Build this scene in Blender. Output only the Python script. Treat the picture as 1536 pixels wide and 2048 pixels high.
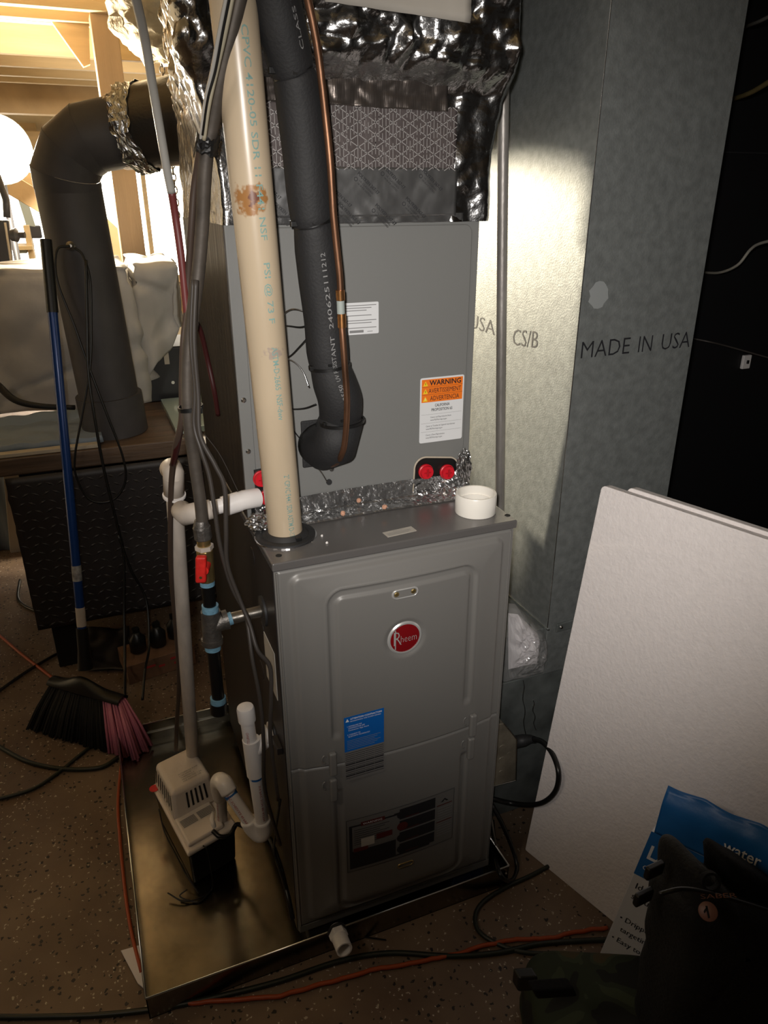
import bpy, math, random
from mathutils import Vector, Matrix, noise

# ------------------------------------------------------------------ camera
for o in list(bpy.data.objects): bpy.data.objects.remove(o)
SC = bpy.context.scene
COL = SC.collection
CP = Vector((-0.2272, -1.0376, 1.4062))
CM = Matrix(((0.9265094634675768, 0.15121402622744484, -0.34454975312298336),
             (-0.3762674126898527, 0.3680879307717492, -0.8502553201055881),
             (-0.0017459245995149386, 0.9174124445919936, 0.39793386165924005)))
FPX = 1461.817
cam_d = bpy.data.cameras.new('camera'); cam = bpy.data.objects.new('camera', cam_d)
COL.objects.link(cam); SC.camera = cam
cam_d.sensor_fit = 'VERTICAL'; cam_d.sensor_height = 36; cam_d.lens = FPX / 2048 * 36
cam_d.clip_start = 0.02
cam.matrix_world = Matrix.Translation(CP) @ CM.to_4x4()

# ------------------------------------------------------------------ light
SC.view_settings.view_transform = 'Standard'; SC.view_settings.look = 'None'
SC.view_settings.gamma = 1; SC.view_settings.use_curve_mapping = False
SC.view_settings.exposure = 0
w = bpy.data.worlds.new('room_dark'); SC.world = w; w.use_nodes = True
w.node_tree.nodes['Background'].inputs[0].default_value = (1.0, .86, .72, 1)
w.node_tree.nodes['Background'].inputs[1].default_value = 0.012

def light(name, kind, loc, target, power, color, size=.1, spot=None, blend=.5, size_y=None):
    d = bpy.data.lights.new(name, kind); d.energy = power; d.color = color
    if kind == 'SPOT':
        d.spot_size = math.radians(spot); d.spot_blend = blend; d.shadow_soft_size = size
    elif kind == 'AREA':
        d.size = size
        if size_y: d.shape = 'RECTANGLE'; d.size_y = size_y
    else: d.shadow_soft_size = size
    o = bpy.data.objects.new(name, d); COL.objects.link(o); o.location = loc
    o.rotation_euler = (Vector(target) - Vector(loc)).to_track_quat('-Z', 'Y').to_euler()
    return o
light('phone_flash', 'SPOT', (-.26, -1.05, 1.445), tuple(CP + 1.5 * (CM @ Vector(((960 - 768) / FPX, -(760 - 1024) / FPX, -1)))), 68, (1, .95, .90), .012, 73, 1.0)
light('room_bulb', 'POINT', (-1.1, -.7, 1.9), (0, 0, 0), 9, (1, .90, .80), .10)  # added fill without a real bulb, brightens pump and trap at lower left
light('work_lamp_beam', 'POINT', (-.40, 2.50, 1.58), (0, 0, 0), 95, (1, .84, .62), .07)
light('work_lamp_flood', 'SPOT', (-.40, 2.52, 1.58), (.62, .30, 1.30), 520, (1, .86, .64), .06, 62, .5)
light('workshop_ceiling_light', 'AREA', (.1, 3.4, 1.95), (.1, 3.4, 0), 30, (1, .86, .66), 1.2)

# ------------------------------------------------------------------ helpers
def px(u, v, x=None, y=None, z=None):
    """world point where the sight line of a photo pixel meets a plane"""
    d = CM @ Vector(((u - 768) / FPX, -(v - 1024) / FPX, -1))
    t = (x - CP.x) / d.x if x is not None else (y - CP.y) / d.y if y is not None else (z - CP.z) / d.z
    return CP + d * t
def pp(*q): return [px(a, b, y=c) for a, b, c in q]

def smooth_path(pts, n=8):
    pts = [Vector(p) for p in pts]
    if len(pts) < 3: return pts
    out = []
    P = [pts[0] * 2 - pts[1]] + pts + [pts[-1] * 2 - pts[-2]]
    for i in range(1, len(P) - 2):
        a, b, c, d = P[i - 1:i + 3]
        for k in range(n):
            t = k / n
            out.append(.5 * ((2 * b) + (c - a) * t + (2 * a - 5 * b + 4 * c - d) * t * t + (3 * b - a - 3 * c + d) * t ** 3))
    out.append(pts[-1])
    return out

class MB:
    def __init__(s): s.v = []; s.f = []
    def add(s, vs, fs):
        n = len(s.v); s.v += [Vector(q) for q in vs]; s.f += [[i + n for i in f] for f in fs]; return s
    def box(s, a, b):
        x0, y0, z0 = a; x1, y1, z1 = b
        return s.obox(Vector(a), Vector((x1 - x0, 0, 0)), Vector((0, y1 - y0, 0)), Vector((0, 0, z1 - z0)))
    def obox(s, o, X, Y, Z):
        o, X, Y, Z = map(Vector, (o, X, Y, Z))
        vs = [o + X * i + Y * j + Z * k for k in (0, 1) for j in (0, 1) for i in (0, 1)]
        fs = [[0, 2, 3, 1], [4, 5, 7, 6], [0, 1, 5, 4], [2, 6, 7, 3], [0, 4, 6, 2], [1, 3, 7, 5]]
        if X.cross(Y).dot(Z) < 0: fs = [f[::-1] for f in fs]
        return s.add(vs, fs)
    def tube(s, pts, r, n=14, cap=True):
        pts = [Vector(p) for p in pts]; m = len(pts)
        rs = r if isinstance(r, (list, tuple)) else [r] * m
        if len(rs) != m: rs = [rs[0] + (rs[-1] - rs[0]) * i / (m - 1) for i in range(m)]
        t = (pts[1] - pts[0]).normalized(); up = Vector((0, 0, 1)) if abs(t.z) < .9 else Vector((0, 1, 0))
        a = t.cross(up).normalized(); vs = []; pt = t
        for i, p in enumerate(pts):
            t = ((pts[min(i + 1, m - 1)] - p).normalized() + (p - pts[max(i - 1, 0)]).normalized())
            t = t.normalized() if t.length > 1e-6 else pt
            a = (a - t * a.dot(t)).normalized(); b = t.cross(a); pt = t
            for k in range(n):
                q = 2 * math.pi * k / n
                vs.append(p + (a * math.cos(q) + b * math.sin(q)) * rs[i])
        fs = [[i * n + k, i * n + (k + 1) % n, (i + 1) * n + (k + 1) % n, (i + 1) * n + k] for i in range(m - 1) for k in range(n)]
        if cap: fs += [list(range(n))[::-1], [(m - 1) * n + k for k in range(n)]]
        return s.add(vs, fs)
    def lathe(s, o, d, prof, n=28, closed=False):
        """prof: (distance along axis, radius)"""
        o = Vector(o); d = Vector(d).normalized()
        up = Vector((0, 0, 1)) if abs(d.z) < .9 else Vector((1, 0, 0))
        a = d.cross(up).normalized(); b = d.cross(a); m = len(prof)
        vs = [o + d * h + (a * math.cos(2 * math.pi * k / n) + b * math.sin(2 * math.pi * k / n)) * r for h, r in prof for k in range(n)]
        rng = range(m) if closed else range(m - 1)
        fs = [[i * n + (k + 1) % n, i * n + k, ((i + 1) % m) * n + k, ((i + 1) % m) * n + (k + 1) % n] for i in rng for k in range(n)]
        if not closed: fs += [list(range(n)), [(m - 1) * n + k for k in range(n)][::-1]]
        return s.add(vs, fs)
    def grid(s, fn, nu, nv, wrap=False):
        vs = [fn(i / nu, j / nv) for j in range(nv + 1) for i in range(nu + (0 if wrap else 1))]
        c = nu if wrap else nu + 1
        fs = [[j * c + i, j * c + (i + 1) % c, (j + 1) * c + (i + 1) % c, (j + 1) * c + i] for j in range(nv) for i in range(nu)]
        return s.add(vs, fs)
    def prism(s, pts, d):
        pts = [Vector(p) for p in pts]; d = Vector(d); n = len(pts)
        nrm = sum(((pts[i] - pts[0]).cross(pts[(i + 1) % n] - pts[0]) for i in range(1, n)), Vector())
        fs = [list(range(n))[::-1], [n + i for i in range(n)]] + [[i, (i + 1) % n, n + (i + 1) % n, n + i] for i in range(n)]
        if nrm.dot(d) < 0: fs = [f[::-1] for f in fs]
        return s.add(pts + [p + d for p in pts], fs)
    def build(s, name, mat, parent=None, smooth=False, bevel=0, seg=2, sub=0, solid=0, kind=None, label=None):
        me = bpy.data.meshes.new(name)
        org = parent_loc(parent)
        me.from_pydata([tuple(q - org) for q in s.v], [], s.f); me.update()
        me.materials.append(M[mat])
        if smooth is True or smooth:
            for p in me.polygons: p.use_smooth = True
            if smooth == 'auto':
                try: me.set_sharp_from_angle(angle=math.radians(35))
                except Exception: pass
        o = bpy.data.objects.new(name, me); COL.objects.link(o)
        if parent: o.parent = parent
        if solid:
            m = o.modifiers.new('thick', 'SOLIDIFY'); m.thickness = solid; m.offset = 0
        if bevel:
            m = o.modifiers.new('bev', 'BEVEL'); m.width = bevel; m.segments = seg; m.limit_method = 'ANGLE'; m.angle_limit = math.radians(40)
            for p in me.polygons: p.use_smooth = True
            m.harden_normals = True
        if sub:
            m = o.modifiers.new('sub', 'SUBSURF'); m.levels = sub; m.render_levels = sub
        if kind: o['kind'] = kind
        if label: o['label'] = label
        return o
def parent_loc(p):
    v = Vector((0, 0, 0))
    while p: v += p.location; p = p.parent
    return v
def tag(o, label, cat, group=None):
    o['label'] = label; o['category'] = cat
    if group: o['group'] = group
    return o
def thing(name, loc, label, cat, group=None):
    o = bpy.data.objects.new(name, None); COL.objects.link(o); o.location = loc; o.empty_display_size = .05
    return tag(o, label, cat, group)
def struct(o): o['kind'] = 'structure'; return o

# ---- materials
M = {}
def mat(name, col, rough=.5, metal=0, bump=0, bscale=60, var=0, vscale=8, spec=.5, emit=0, stretch=None, alpha=1, coat=0, ecol=None, detail=4):
    m = bpy.data.materials.new(name); m.use_nodes = True; nt = m.node_tree; b = nt.nodes['Principled BSDF']
    b.inputs['Base Color'].default_value = (*col, 1); b.inputs['Roughness'].default_value = rough
    b.inputs['Metallic'].default_value = metal; b.inputs['Specular IOR Level'].default_value = spec
    if coat: b.inputs['Coat Weight'].default_value = coat; b.inputs['Coat Roughness'].default_value = .15
    if alpha < 1: b.inputs['Alpha'].default_value = alpha
    if emit: b.inputs['Emission Color'].default_value = (*(ecol or col), 1); b.inputs['Emission Strength'].default_value = emit
    tc = nt.nodes.new('ShaderNodeTexCoord'); src = tc.outputs['Object']
    if stretch:
        mp = nt.nodes.new('ShaderNodeMapping'); mp.inputs['Scale'].default_value = stretch
        nt.links.new(src, mp.inputs[0]); src = mp.outputs[0]
    if var:
        n = nt.nodes.new('ShaderNodeTexNoise'); n.inputs['Scale'].default_value = vscale; n.inputs['Detail'].default_value = 6
        nt.links.new(src, n.inputs['Vector'])
        r = nt.nodes.new('ShaderNodeValToRGB')
        r.color_ramp.elements[0].position = .3; r.color_ramp.elements[1].position = .7
        r.color_ramp.elements[0].color = (*[c * (1 - var) for c in col], 1)
        r.color_ramp.elements[1].color = (*[min(1, c * (1 + var)) for c in col], 1)
        nt.links.new(n.outputs[0], r.inputs[0]); nt.links.new(r.outputs[0], b.inputs['Base Color'])
    if bump:
        n = nt.nodes.new('ShaderNodeTexNoise'); n.inputs['Scale'].default_value = bscale; n.inputs['Detail'].default_value = detail
        nt.links.new(src, n.inputs['Vector'])
        k = nt.nodes.new('ShaderNodeBump'); k.inputs['Strength'].default_value = bump; k.inputs['Distance'].default_value = .01
        nt.links.new(n.outputs[0], k.inputs['Height']); nt.links.new(k.outputs[0], b.inputs['Normal'])
    M[name] = m; return m
mat('furnace_grey', (.19, .185, .175), .42, .1, .02, 400)
mat('cap_grey', (.16, .152, .148), .26, .35, .03, 200)
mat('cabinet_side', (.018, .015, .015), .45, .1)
mat('coil_grey', (.19, .192, .185), .5, .05, .02, 300)
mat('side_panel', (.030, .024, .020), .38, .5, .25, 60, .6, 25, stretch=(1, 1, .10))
mat('galvanized', (.22, .235, .23), .55, .45, .10, 260, .16, 60)
mat('galvanized_dull', (.15, .165, .16), .6, .45, .05, 120, .4, 15)
mat('pan_metal', (.23, .215, .18), .22, 1, .05, 14, .35, 10)
mat('pan_hem', (.75, .76, .74), .25, 1)
mat('foil', (.46, .46, .46), .24, 1, .30, 45, detail=4)
mat('foil_flat', (.42, .42, .42), .26, .9, .12, 40)
mat('foil_printed', (.30, .30, .30), .33, .85, .06, 25)
mat('foil_brown', (.17, .145, .13), .30, .8, .10, 60, stretch=(6, 1, .6))
mat('scrim_backing', (.12, .10, .097), .45, .4, .1, 90)
mat('scrim_thread', (.42, .40, .39), .4, .3)
mat('print_dark', (.02, .02, .022), .6)
mat('ink_black', (.012, .012, .015), .6)
mat('ink_white', (.75, .76, .78), .6)
mat('ink_grey', (.22, .22, .22), .6)
mat('ink_teal', (.20, .33, .30), .6)
mat('ink_red', (.40, .03, .03), .5)
mat('ink_maroon', (.09, .010, .008), .5)
mat('label_grey', (.145, .142, .135), .5)
mat('sticker_white', (.72, .73, .74), .45)
mat('sticker_orange', (.85, .19, .015), .45)
mat('sticker_yellow', (.9, .62, .03), .45)
mat('sticker_blue', (.004, .11, .42), .4)
mat('pad_blue', (.004, .012, .05), .7)
mat('sticker_grey', (.17, .165, .16), .4)
mat('sticker_beige', (.45, .42, .37), .5)
mat('chrome', (.75, .75, .76), .16, 1)
mat('brass', (.45, .33, .14), .35, .9, .1, 80, .3, 30)
mat('steel_screw', (.6, .6, .6), .25, 1)
mat('silver', (.62, .62, .61), .3, .5)
mat('badge_red', (.28, .008, .012), .25, .3, coat=.5)
mat('cap_red', (.60, .008, .02), .4)
mat('cap_red_dark', (.40, .005, .012), .4)
mat('plastic_black', (.006, .006, .006), .4)
mat('rubber_black', (.02, .02, .021), .55)
mat('foam_black', (.013, .013, .014), .7, 0, .12, 250)
mat('pvc_white', (.82, .79, .77), .32, 0, .02, 60)
mat('pvc_bright', (.86, .83, .76), .3)
mat('pvc_old', (.55, .49, .43), .45, 0, .05, 40, .18, 30, stretch=(1, 1, .3))
mat('dope_blue', (.16, .33, .45), .5, 0, .3, 120)
mat('primer_blue', (.02, .15, .45), .4)
mat('copper', (.26, .135, .08), .42, .9, .05, 60, .45, 30, stretch=(1, 1, .4))
mat('copper_bright', (.75, .36, .14), .25, .95, 0, 60, .25, 60)
mat('iron_black', (.008, .008, .008), .3, .3)
mat('iron_grey', (.14, .13, .12), .45, .7, .2, 120, .3, 40)
mat('galv_pipe', (.27, .25, .22), .32, .9, .08, 60, .3, 30)
mat('flex_gas', (.085, .072, .060), .55, .35, .05, 90, .35, 20)
mat('valve_red', (.62, .02, .015), .45, 0, .1, 80, .25, 50)
mat('conduit_grey', (.30, .28, .26), .45, .5, .1, 90, .25, 25, stretch=(1, 1, .4))
mat('tube_clear', (.42, .41, .38), .25, .1)
mat('wire_red', (.035, .006, .006), .45)
mat('wire_red_bright', (.15, .032, .03), .45)
mat('wire_brown', (.06, .04, .03), .5)
mat('wire_tan', (.40, .36, .26), .5)
mat('wire_grey', (.045, .038, .033), .5)
mat('wire_black', (.008, .008, .008), .35)
mat('cord_green', (.012, .016, .010), .45)
mat('cord_orange', (.33, .055, .012), .5)
mat('romex', (.48, .36, .14), .5)
mat('romex_white', (.48, .45, .38), .5)
mat('blackpipe', (.060, .056, .058), .55, 0, .04, 30, .2, 9)
mat('collar_metal', (.10, .09, .08), .28, .8, .08, 60, stretch=(.3, 3, 3))
mat('foam_board', (.84, .79, .775), .65, 0, .20, 130, .03, 60)
mat('foam_edge', (.70, .67, .60), .7, 0, .3, 200)
mat('black_wall', (.004, .004, .005), .6)
mat('black_trim', (.02, .02, .022), .5)
mat('wood', (.56, .43, .25), .6, 0, .12, 60, .14, 6, stretch=(.25, 3, 3))
mat('wood_post', (.36, .25, .15), .6, 0, .1, 60, .15, 6, stretch=(3, 3, .25))
mat('wood_tan', (.50, .36, .20), .6, 0, .1, 60, .15, 6)
mat('subfloor', (.55, .42, .22), .7, 0, .1, 20, .1, 3)
mat('wall_white', (.82, .76, .62), .8, 0, .05, 30)
mat('sheet', (.46, .44, .41), .85, 0, .12, 25, .06, 12)
mat('sheet_blue', (.22, .27, .33), .8, 0, .2, 30)
mat('sheet_cream', (.48, .42, .33), .8, 0, .2, 30)
mat('glass_green', (.42, .52, .48), .15, .1)
mat('table_brown', (.11, .07, .045), .5, 0, .2, 30, .4, 10, stretch=(.3, 3, 3))
mat('mat_rubber', (.022, .018, .018), .5)
mat('dark_leg', (.004, .004, .004), .6)
mat('broom_blue', (.006, .04, .19), .3, .2, coat=.3)
mat('broom_bristle', (.003, .003, .003), .8)
mat('broom_pink', (.58, .20, .31), .5)
mat('worn_grey', (.28, .28, .28), .6, 0, .3, 90, .5, 60)
mat('cardboard_dark', (.17, .09, .05), .7, 0, .1, 50, .3, 15)
mat('box_blue', (.012, .12, .36), .4, 0, .1, 40, .12, 15)
mat('box_white', (.60, .60, .62), .5)
mat('bag_black', (.006, .006, .006), .8, 0, .3, 200, .3, 8)
mat('bag_dark', (.007, .007, .008), .9, 0, .3, 150, spec=.2)
mat('badge_copper', (.16, .07, .05), .45)
mat('paper_old', (.7, .7, .7), .7)
mat('paper', (.75, .72, .74), .7, 0, .2, 30)
mat('bag_clear', (.55, .54, .54), .12, .1, .3, 25, alpha=.28)
mat('batt', (.60, .50, .33), .9, 0, .8, 25, .15, 12)
mat('crumb', (.55, .30, .20), .8)
mat('pump_white', (.74, .67, .61), .5, 0, .05, 120)
mat('slot_dark', (.01, .01, .01), .8)
mat('galv_box', (.30, .27, .21), .42, .6, .15, 50, .35, 18)
mat('lamp_glow', (1, .97, .9), .5, emit=60, ecol=(1, .96, .88))
mat('window_glow', (1, .97, .9), .5, emit=5, ecol=(1, .97, .86))  # emission of the added panels that whiten the far background
mat('tool_dark', (.03, .032, .04), .5)
mat('tool_grey', (.30, .34, .32), .5)

def floor_mat():
    m = bpy.data.materials.new('flake_floor'); m.use_nodes = True; nt = m.node_tree; b = nt.nodes['Principled BSDF']
    b.inputs['Roughness'].default_value = .5
    tc = nt.nodes.new('ShaderNodeTexCoord')
    n = nt.nodes.new('ShaderNodeTexNoise'); n.inputs['Scale'].default_value = 5; n.inputs['Detail'].default_value = 6
    nt.links.new(tc.outputs['Object'], n.inputs['Vector'])
    r = nt.nodes.new('ShaderNodeValToRGB')
    r.color_ramp.elements[0].color = (.105, .066, .044, 1); r.color_ramp.elements[1].color = (.19, .135, .09, 1)
    r.color_ramp.elements[0].position = .3; r.color_ramp.elements[1].position = .7
    nt.links.new(n.outputs[0], r.inputs[0]); last = r.outputs[0]
    for sc, th, lo, col in ((95, .24, .85, (.40, .35, .27, 1)), (80, .30, .72, (.012, .010, .010, 1)), (45, .16, .86, (.02, .015, .012, 1)), (150, .28, .90, (.5, .45, .38, 1))):
        v = nt.nodes.new('ShaderNodeTexVoronoi'); v.inputs['Scale'].default_value = sc
        wn = nt.nodes.new('ShaderNodeTexNoise'); wn.inputs['Scale'].default_value = sc * 1.5
        ad = nt.nodes.new('ShaderNodeMixRGB'); ad.blend_type = 'ADD'; ad.inputs[0].default_value = .012
        nt.links.new(tc.outputs['Object'], wn.inputs['Vector'])
        nt.links.new(tc.outputs['Object'], ad.inputs[1]); nt.links.new(wn.outputs[1], ad.inputs[2])
        nt.links.new(ad.outputs[0], v.inputs['Vector'])
        a = nt.nodes.new('ShaderNodeMath'); a.operation = 'LESS_THAN'; a.inputs[1].default_value = th
        nt.links.new(v.outputs['Distance'], a.inputs[0])
        sp = nt.nodes.new('ShaderNodeSeparateColor'); nt.links.new(v.outputs['Color'], sp.inputs[0])
        g = nt.nodes.new('ShaderNodeMath'); g.operation = 'GREATER_THAN'; g.inputs[1].default_value = lo
        nt.links.new(sp.outputs[0], g.inputs[0])
        mu = nt.nodes.new('ShaderNodeMath'); mu.operation = 'MULTIPLY'
        nt.links.new(a.outputs[0], mu.inputs[0]); nt.links.new(g.outputs[0], mu.inputs[1])
        mx = nt.nodes.new('ShaderNodeMixRGB'); nt.links.new(mu.outputs[0], mx.inputs[0])
        nt.links.new(last, mx.inputs[1]); mx.inputs[2].default_value = col; last = mx.outputs[0]
    nt.links.new(last, b.inputs['Base Color'])
    k = nt.nodes.new('ShaderNodeBump'); k.inputs['Strength'].default_value = .1; k.inputs['Distance'].default_value = .01
    nt.links.new(n.outputs[0], k.inputs['Height']); nt.links.new(k.outputs[0], b.inputs['Normal'])
    M['flake_floor'] = m
floor_mat()

def pipe_mat():       # cream vent pipe with a rust stain and scuffs at fixed spots
    mat('vent_cream', (.50, .405, .285), .30, 0, .02, 40, .10, 12, stretch=(1, 1, .3))
    m = M['vent_cream']; nt = m.node_tree; b = nt.nodes['Principled BSDF']
    src = b.inputs['Base Color'].links[0].from_socket
    tc = nt.nodes.new('ShaderNodeTexCoord')
    def spot(cx, cy, cz, rx, rz, col, thr, scale, src):
        mp = nt.nodes.new('ShaderNodeMapping'); mp.vector_type = 'POINT'
        mp.inputs['Location'].default_value = (-cx / rx, -cy / rx, -cz / rz); mp.inputs['Scale'].default_value = (1 / rx, 1 / rx, 1 / rz)
        nt.links.new(tc.outputs['Object'], mp.inputs[0])
        ln = nt.nodes.new('ShaderNodeVectorMath'); ln.operation = 'LENGTH'; nt.links.new(mp.outputs[0], ln.inputs[0])
        nz = nt.nodes.new('ShaderNodeTexNoise'); nz.inputs['Scale'].default_value = scale; nz.inputs['Detail'].default_value = 5
        nt.links.new(tc.outputs['Object'], nz.inputs['Vector'])
        ma = nt.nodes.new('ShaderNodeMath'); ma.operation = 'MULTIPLY_ADD'; ma.inputs[1].default_value = 1.6; nt.links.new(nz.outputs[0], ma.inputs[0]); nt.links.new(ln.outputs['Value'], ma.inputs[2])
        rp = nt.nodes.new('ShaderNodeValToRGB'); rp.color_ramp.elements[0].position = thr - .12; rp.color_ramp.elements[1].position = thr
        rp.color_ramp.elements[0].color = (1, 1, 1, 1); rp.color_ramp.elements[1].color = (0, 0, 0, 1)
        dv = nt.nodes.new('ShaderNodeMath'); dv.operation = 'DIVIDE'; dv.inputs[1].default_value = 2
        nt.links.new(ma.outputs[0], dv.inputs[0]); nt.links.new(dv.outputs[0], rp.inputs[0])
        mx = nt.nodes.new('ShaderNodeMixRGB'); nt.links.new(rp.outputs[0], mx.inputs[0]); nt.links.new(src, mx.inputs[1]); mx.inputs[2].default_value = (*col, 1)
        return mx.outputs[0]
    vo = px(571, 1066, z=.87); vo.z = .864; a = px(500, 400, y=.024) - vo; c = px(545, 705, y=.042) - vo
    src = spot(a.x, a.y, a.z, .030, .026, (.33, .16, .055), .80, 90, src)
    src = spot(a.x + .004, a.y, a.z + .002, .014, .016, (.16, .06, .035), .78, 160, src)
    src = spot(c.x, c.y, c.z, .022, .014, (.36, .29, .24), .76, 160, src)
    nt.links.new(src, b.inputs['Base Color'])
pipe_mat()

# ---- lettering
_tc = {}
def text_geo(s, size, bold=0):
    key = (s, size, bold)
    if key in _tc: return _tc[key]
    cu = bpy.data.curves.new('lettering', 'FONT'); cu.body = s; cu.size = size; cu.resolution_u = 2
    cu.align_x = 'LEFT'; cu.offset = bold
    o = bpy.data.objects.new('lettering', cu); me = o.to_mesh()
    vs = [(v.co.x, v.co.y) for v in me.vertices]; fs = [list(p.vertices) for p in me.polygons]
    o.to_mesh_clear(); bpy.data.objects.remove(o); bpy.data.curves.remove(cu)
    _tc[key] = (vs, fs); return vs, fs
def put_text(mb, s, size, fn, bold=0, width=None, center=False):
    vs, fs = text_geo(s, size, bold)
    if not vs: return
    x0 = min(v[0] for v in vs); x1 = max(v[0] for v in vs); k = 1
    if width: k = width / (x1 - x0)
    off = (x1 - x0) * k / 2 if center else 0
    mb.add([fn((v[0] - x0) * k - off, v[1]) for v in vs], fs)
def frame(o, X, Y, d=.0004):
    o, X, Y = Vector(o), Vector(X).normalized(), Vector(Y).normalized(); N = X.cross(Y).normalized()
    return lambda a, b, e=0: o + X * a + Y * b + N * (d + e)
def sticker(name, parent, o, X, Y, wd, ht, base, items=(), label=None, d=.0006):
    """flat label, its bottom-left corner at o; items: (kind, material, ...)"""
    F = frame(o, X, Y, d); mb = MB()
    r = min(wd, ht) * .04; P = []
    for cx, cy, a0 in ((wd - r, ht - r, 0), (r, ht - r, 90), (r, r, 180), (wd - r, r, 270)):
        for k in range(4):
            q = math.radians(a0 + k * 30); P.append(F(cx + r * math.cos(q), cy + r * math.sin(q), -d))
    mb.prism(P, (F(0, 0) - F(0, 0, -d)))
    root = mb.build(name, base, parent, label=label)
    by = {}
    for it in items:
        b = by.setdefault(it[1], MB()); e = .0003 + .00015 * (len(by) - 1)
        if it[0] == 't':
            _, _, s, x, y, size = it[:6]; wdt = it[6] if len(it) > 6 else None
            tb0 = MB(); put_text(tb0, s, size, lambda a, c, x=x, y=y, e=e: F(x + a, y + c, e + .0003), it[7] if len(it) > 7 else 0, wdt)
            if tb0.v: tb0.build('printed_text', it[1], root)
        elif it[0] == 'r':
            _, _, x, y, ww, hh = it
            b.add([F(x, y, e), F(x + ww, y, e), F(x + ww, y + hh, e), F(x, y + hh, e)], [[0, 1, 2, 3]])
        elif it[0] == 'p':
            b.add([F(x, y, e) for x, y in it[2]], [list(range(len(it[2])))])
    for m, b in by.items():
        if b.v: b.build('printed_' + {'ink_black': 'text', 'ink_white': 'text', 'ink_grey': 'text'}.get(m, 'patch'), m, root, kind='stuff' if m in ('ink_black', 'ink_grey') else None)
    return root
X_, Y_, Z_ = Vector((1, 0, 0)), Vector((0, 1, 0)), Vector((0, 0, 1))

def nz(p, s=1): return noise.noise(Vector(p) * s)
def crumple(p, amp, s):
    p = Vector(p) * s
    a = abs(noise.noise(p)) + .5 * abs(noise.noise(p * 2.1 + Vector((3, 1, 7)))) + .3 * abs(noise.noise(p * 4.7))
    return a * amp
def wire(name, pts, r, m, parent=None, n=8, sm=8, **k):
    return MB().tube(smooth_path(pts, sm), r, n).build(name, m, parent, smooth=True, **k)
def ring(mb, c, d, r0, r1, h, n=24):
    return mb.lathe(Vector(c) - Vector(d).normalized() * h / 2, d, [(0, r0), (0, r1), (h, r1), (h, r0)], n, closed=True)
FZ = -.05
W = .45
# ================================================================== SETTING
MB().box((-4, -3, FZ - .05), (3.2, 5.4, FZ)).build('floor', 'flake_floor')['kind'] = 'structure'
struct(MB().box((-4, 5.0, FZ), (3.2, 5.1, 2.5)).build('wall_back', 'wall_white'))
struct(MB().box((-2.3, 1.2, FZ), (-2.2, 5.0, 2.5)).build('wall_left', 'wall_white'))
struct(MB().box((.90, .86, FZ), (3.2, .94, 2.5)).build('wall_right', 'black_wall'))
ceil = struct(MB().box((-4, -3, 2.22), (3.2, 5.1, 2.26)).build('ceiling', 'subfloor'))
for yy in (1.80, 2.16, 2.38, 2.44, 3.20, 3.58, 3.93, 4.2):
    MB().box((-2.2, yy, 2.0), (2.6, yy + .045, 2.22)).build('joist', 'wood', ceil, bevel=.003)
MB().box((-2.2, 4.4, 1.86), (2.6, 4.52, 2.2)).build('beam', 'wood_tan', ceil, bevel=.004)
MB().box((-2.2, 4.9, 1.70), (2.6, 4.98, 1.80)).build('ledger_board', 'wood', ceil, bevel=.004)
MB().prism([(-.16, 2.41, 2.0), (-.03, 2.41, 2.0), (-.045, 2.41, 1.87), (-.07, 2.41, 1.86)], (0, .04, 0)).build('gusset_block', 'wood', ceil)
# seams of the black partition
tr = struct(MB().box((.97, .853, px(1450, 306, y=.855).z), (2.4, .86, px(1450, 306, y=.855).z + .004)).build('trim_1', 'black_trim'))
sw = thing('switch_plate', px(1489, 723, y=.86), 'small white switch plate on the black wall at the right', 'switch')
c0 = sw.location
MB().box((c0.x - .018, .848, c0.z - .024), (c0.x + .018, .86, c0.z + .024)).build('plate', 'pvc_white', sw, bevel=.003)
MB().box((c0.x - .003, .843, c0.z - .005), (c0.x + .004, .849, c0.z + .007)).build('toggle', 'plastic_black', sw)
# ================================================================== WORKSHOP BEHIND
post = tag(MB().box((-.035, 2.2, FZ), (.055, 2.3, 2.0)).build('wooden_post', 'wood_post', bevel=.003), 'brown wooden post rising behind the black elbow pipe', 'post')
lamp = thing('work_lamp', (-.42, 2.62, 1.35), 'glaring round work lamp at the left edge behind the black elbow pipe', 'lamp')
MB().lathe((-.45, 2.80, 1.585), (.12, -1, -.02), [(0, .05), (.05, .12), (.08, .135), (.085, .125)], 32).build('housing', 'tool_grey', lamp, smooth='auto')
MB().lathe((-.449, 2.715, 1.583), (.12, -1, -.02), [(.0, .12), (.012, .118)], 32).build('lens', 'lamp_glow', lamp)
MB().tube([(-.45, 2.80, 1.50), (-.45, 2.80, FZ)], .014).build('stand', 'tool_dark', lamp, smooth=True)
# glowing panels added on the back wall to make the background blown-out white
for i, (a, b, za, zb) in enumerate(((-1.25, -.36, .85, 1.80), (.02, .66, .85, 1.60))):
    wn = struct(MB().box((a, 4.97, za), (b, 4.995, zb)).build('window_%d' % (i + 1), 'window_glow'))
    f = MB()
    for q in ((a - .05, za - .05, b + .05, za), (a - .05, zb, b + .05, zb + .05), (a - .05, za, a, zb), (b, za, b + .05, zb), ((a + b) / 2 - .015, za, (a + b) / 2 + .015, zb)):
        f.box((q[0], 4.94, q[1]), (q[2], 5.0, q[3]))
    f.build('window_frame', 'wood', wn)  # wooden border round each added glowing panel
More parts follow.
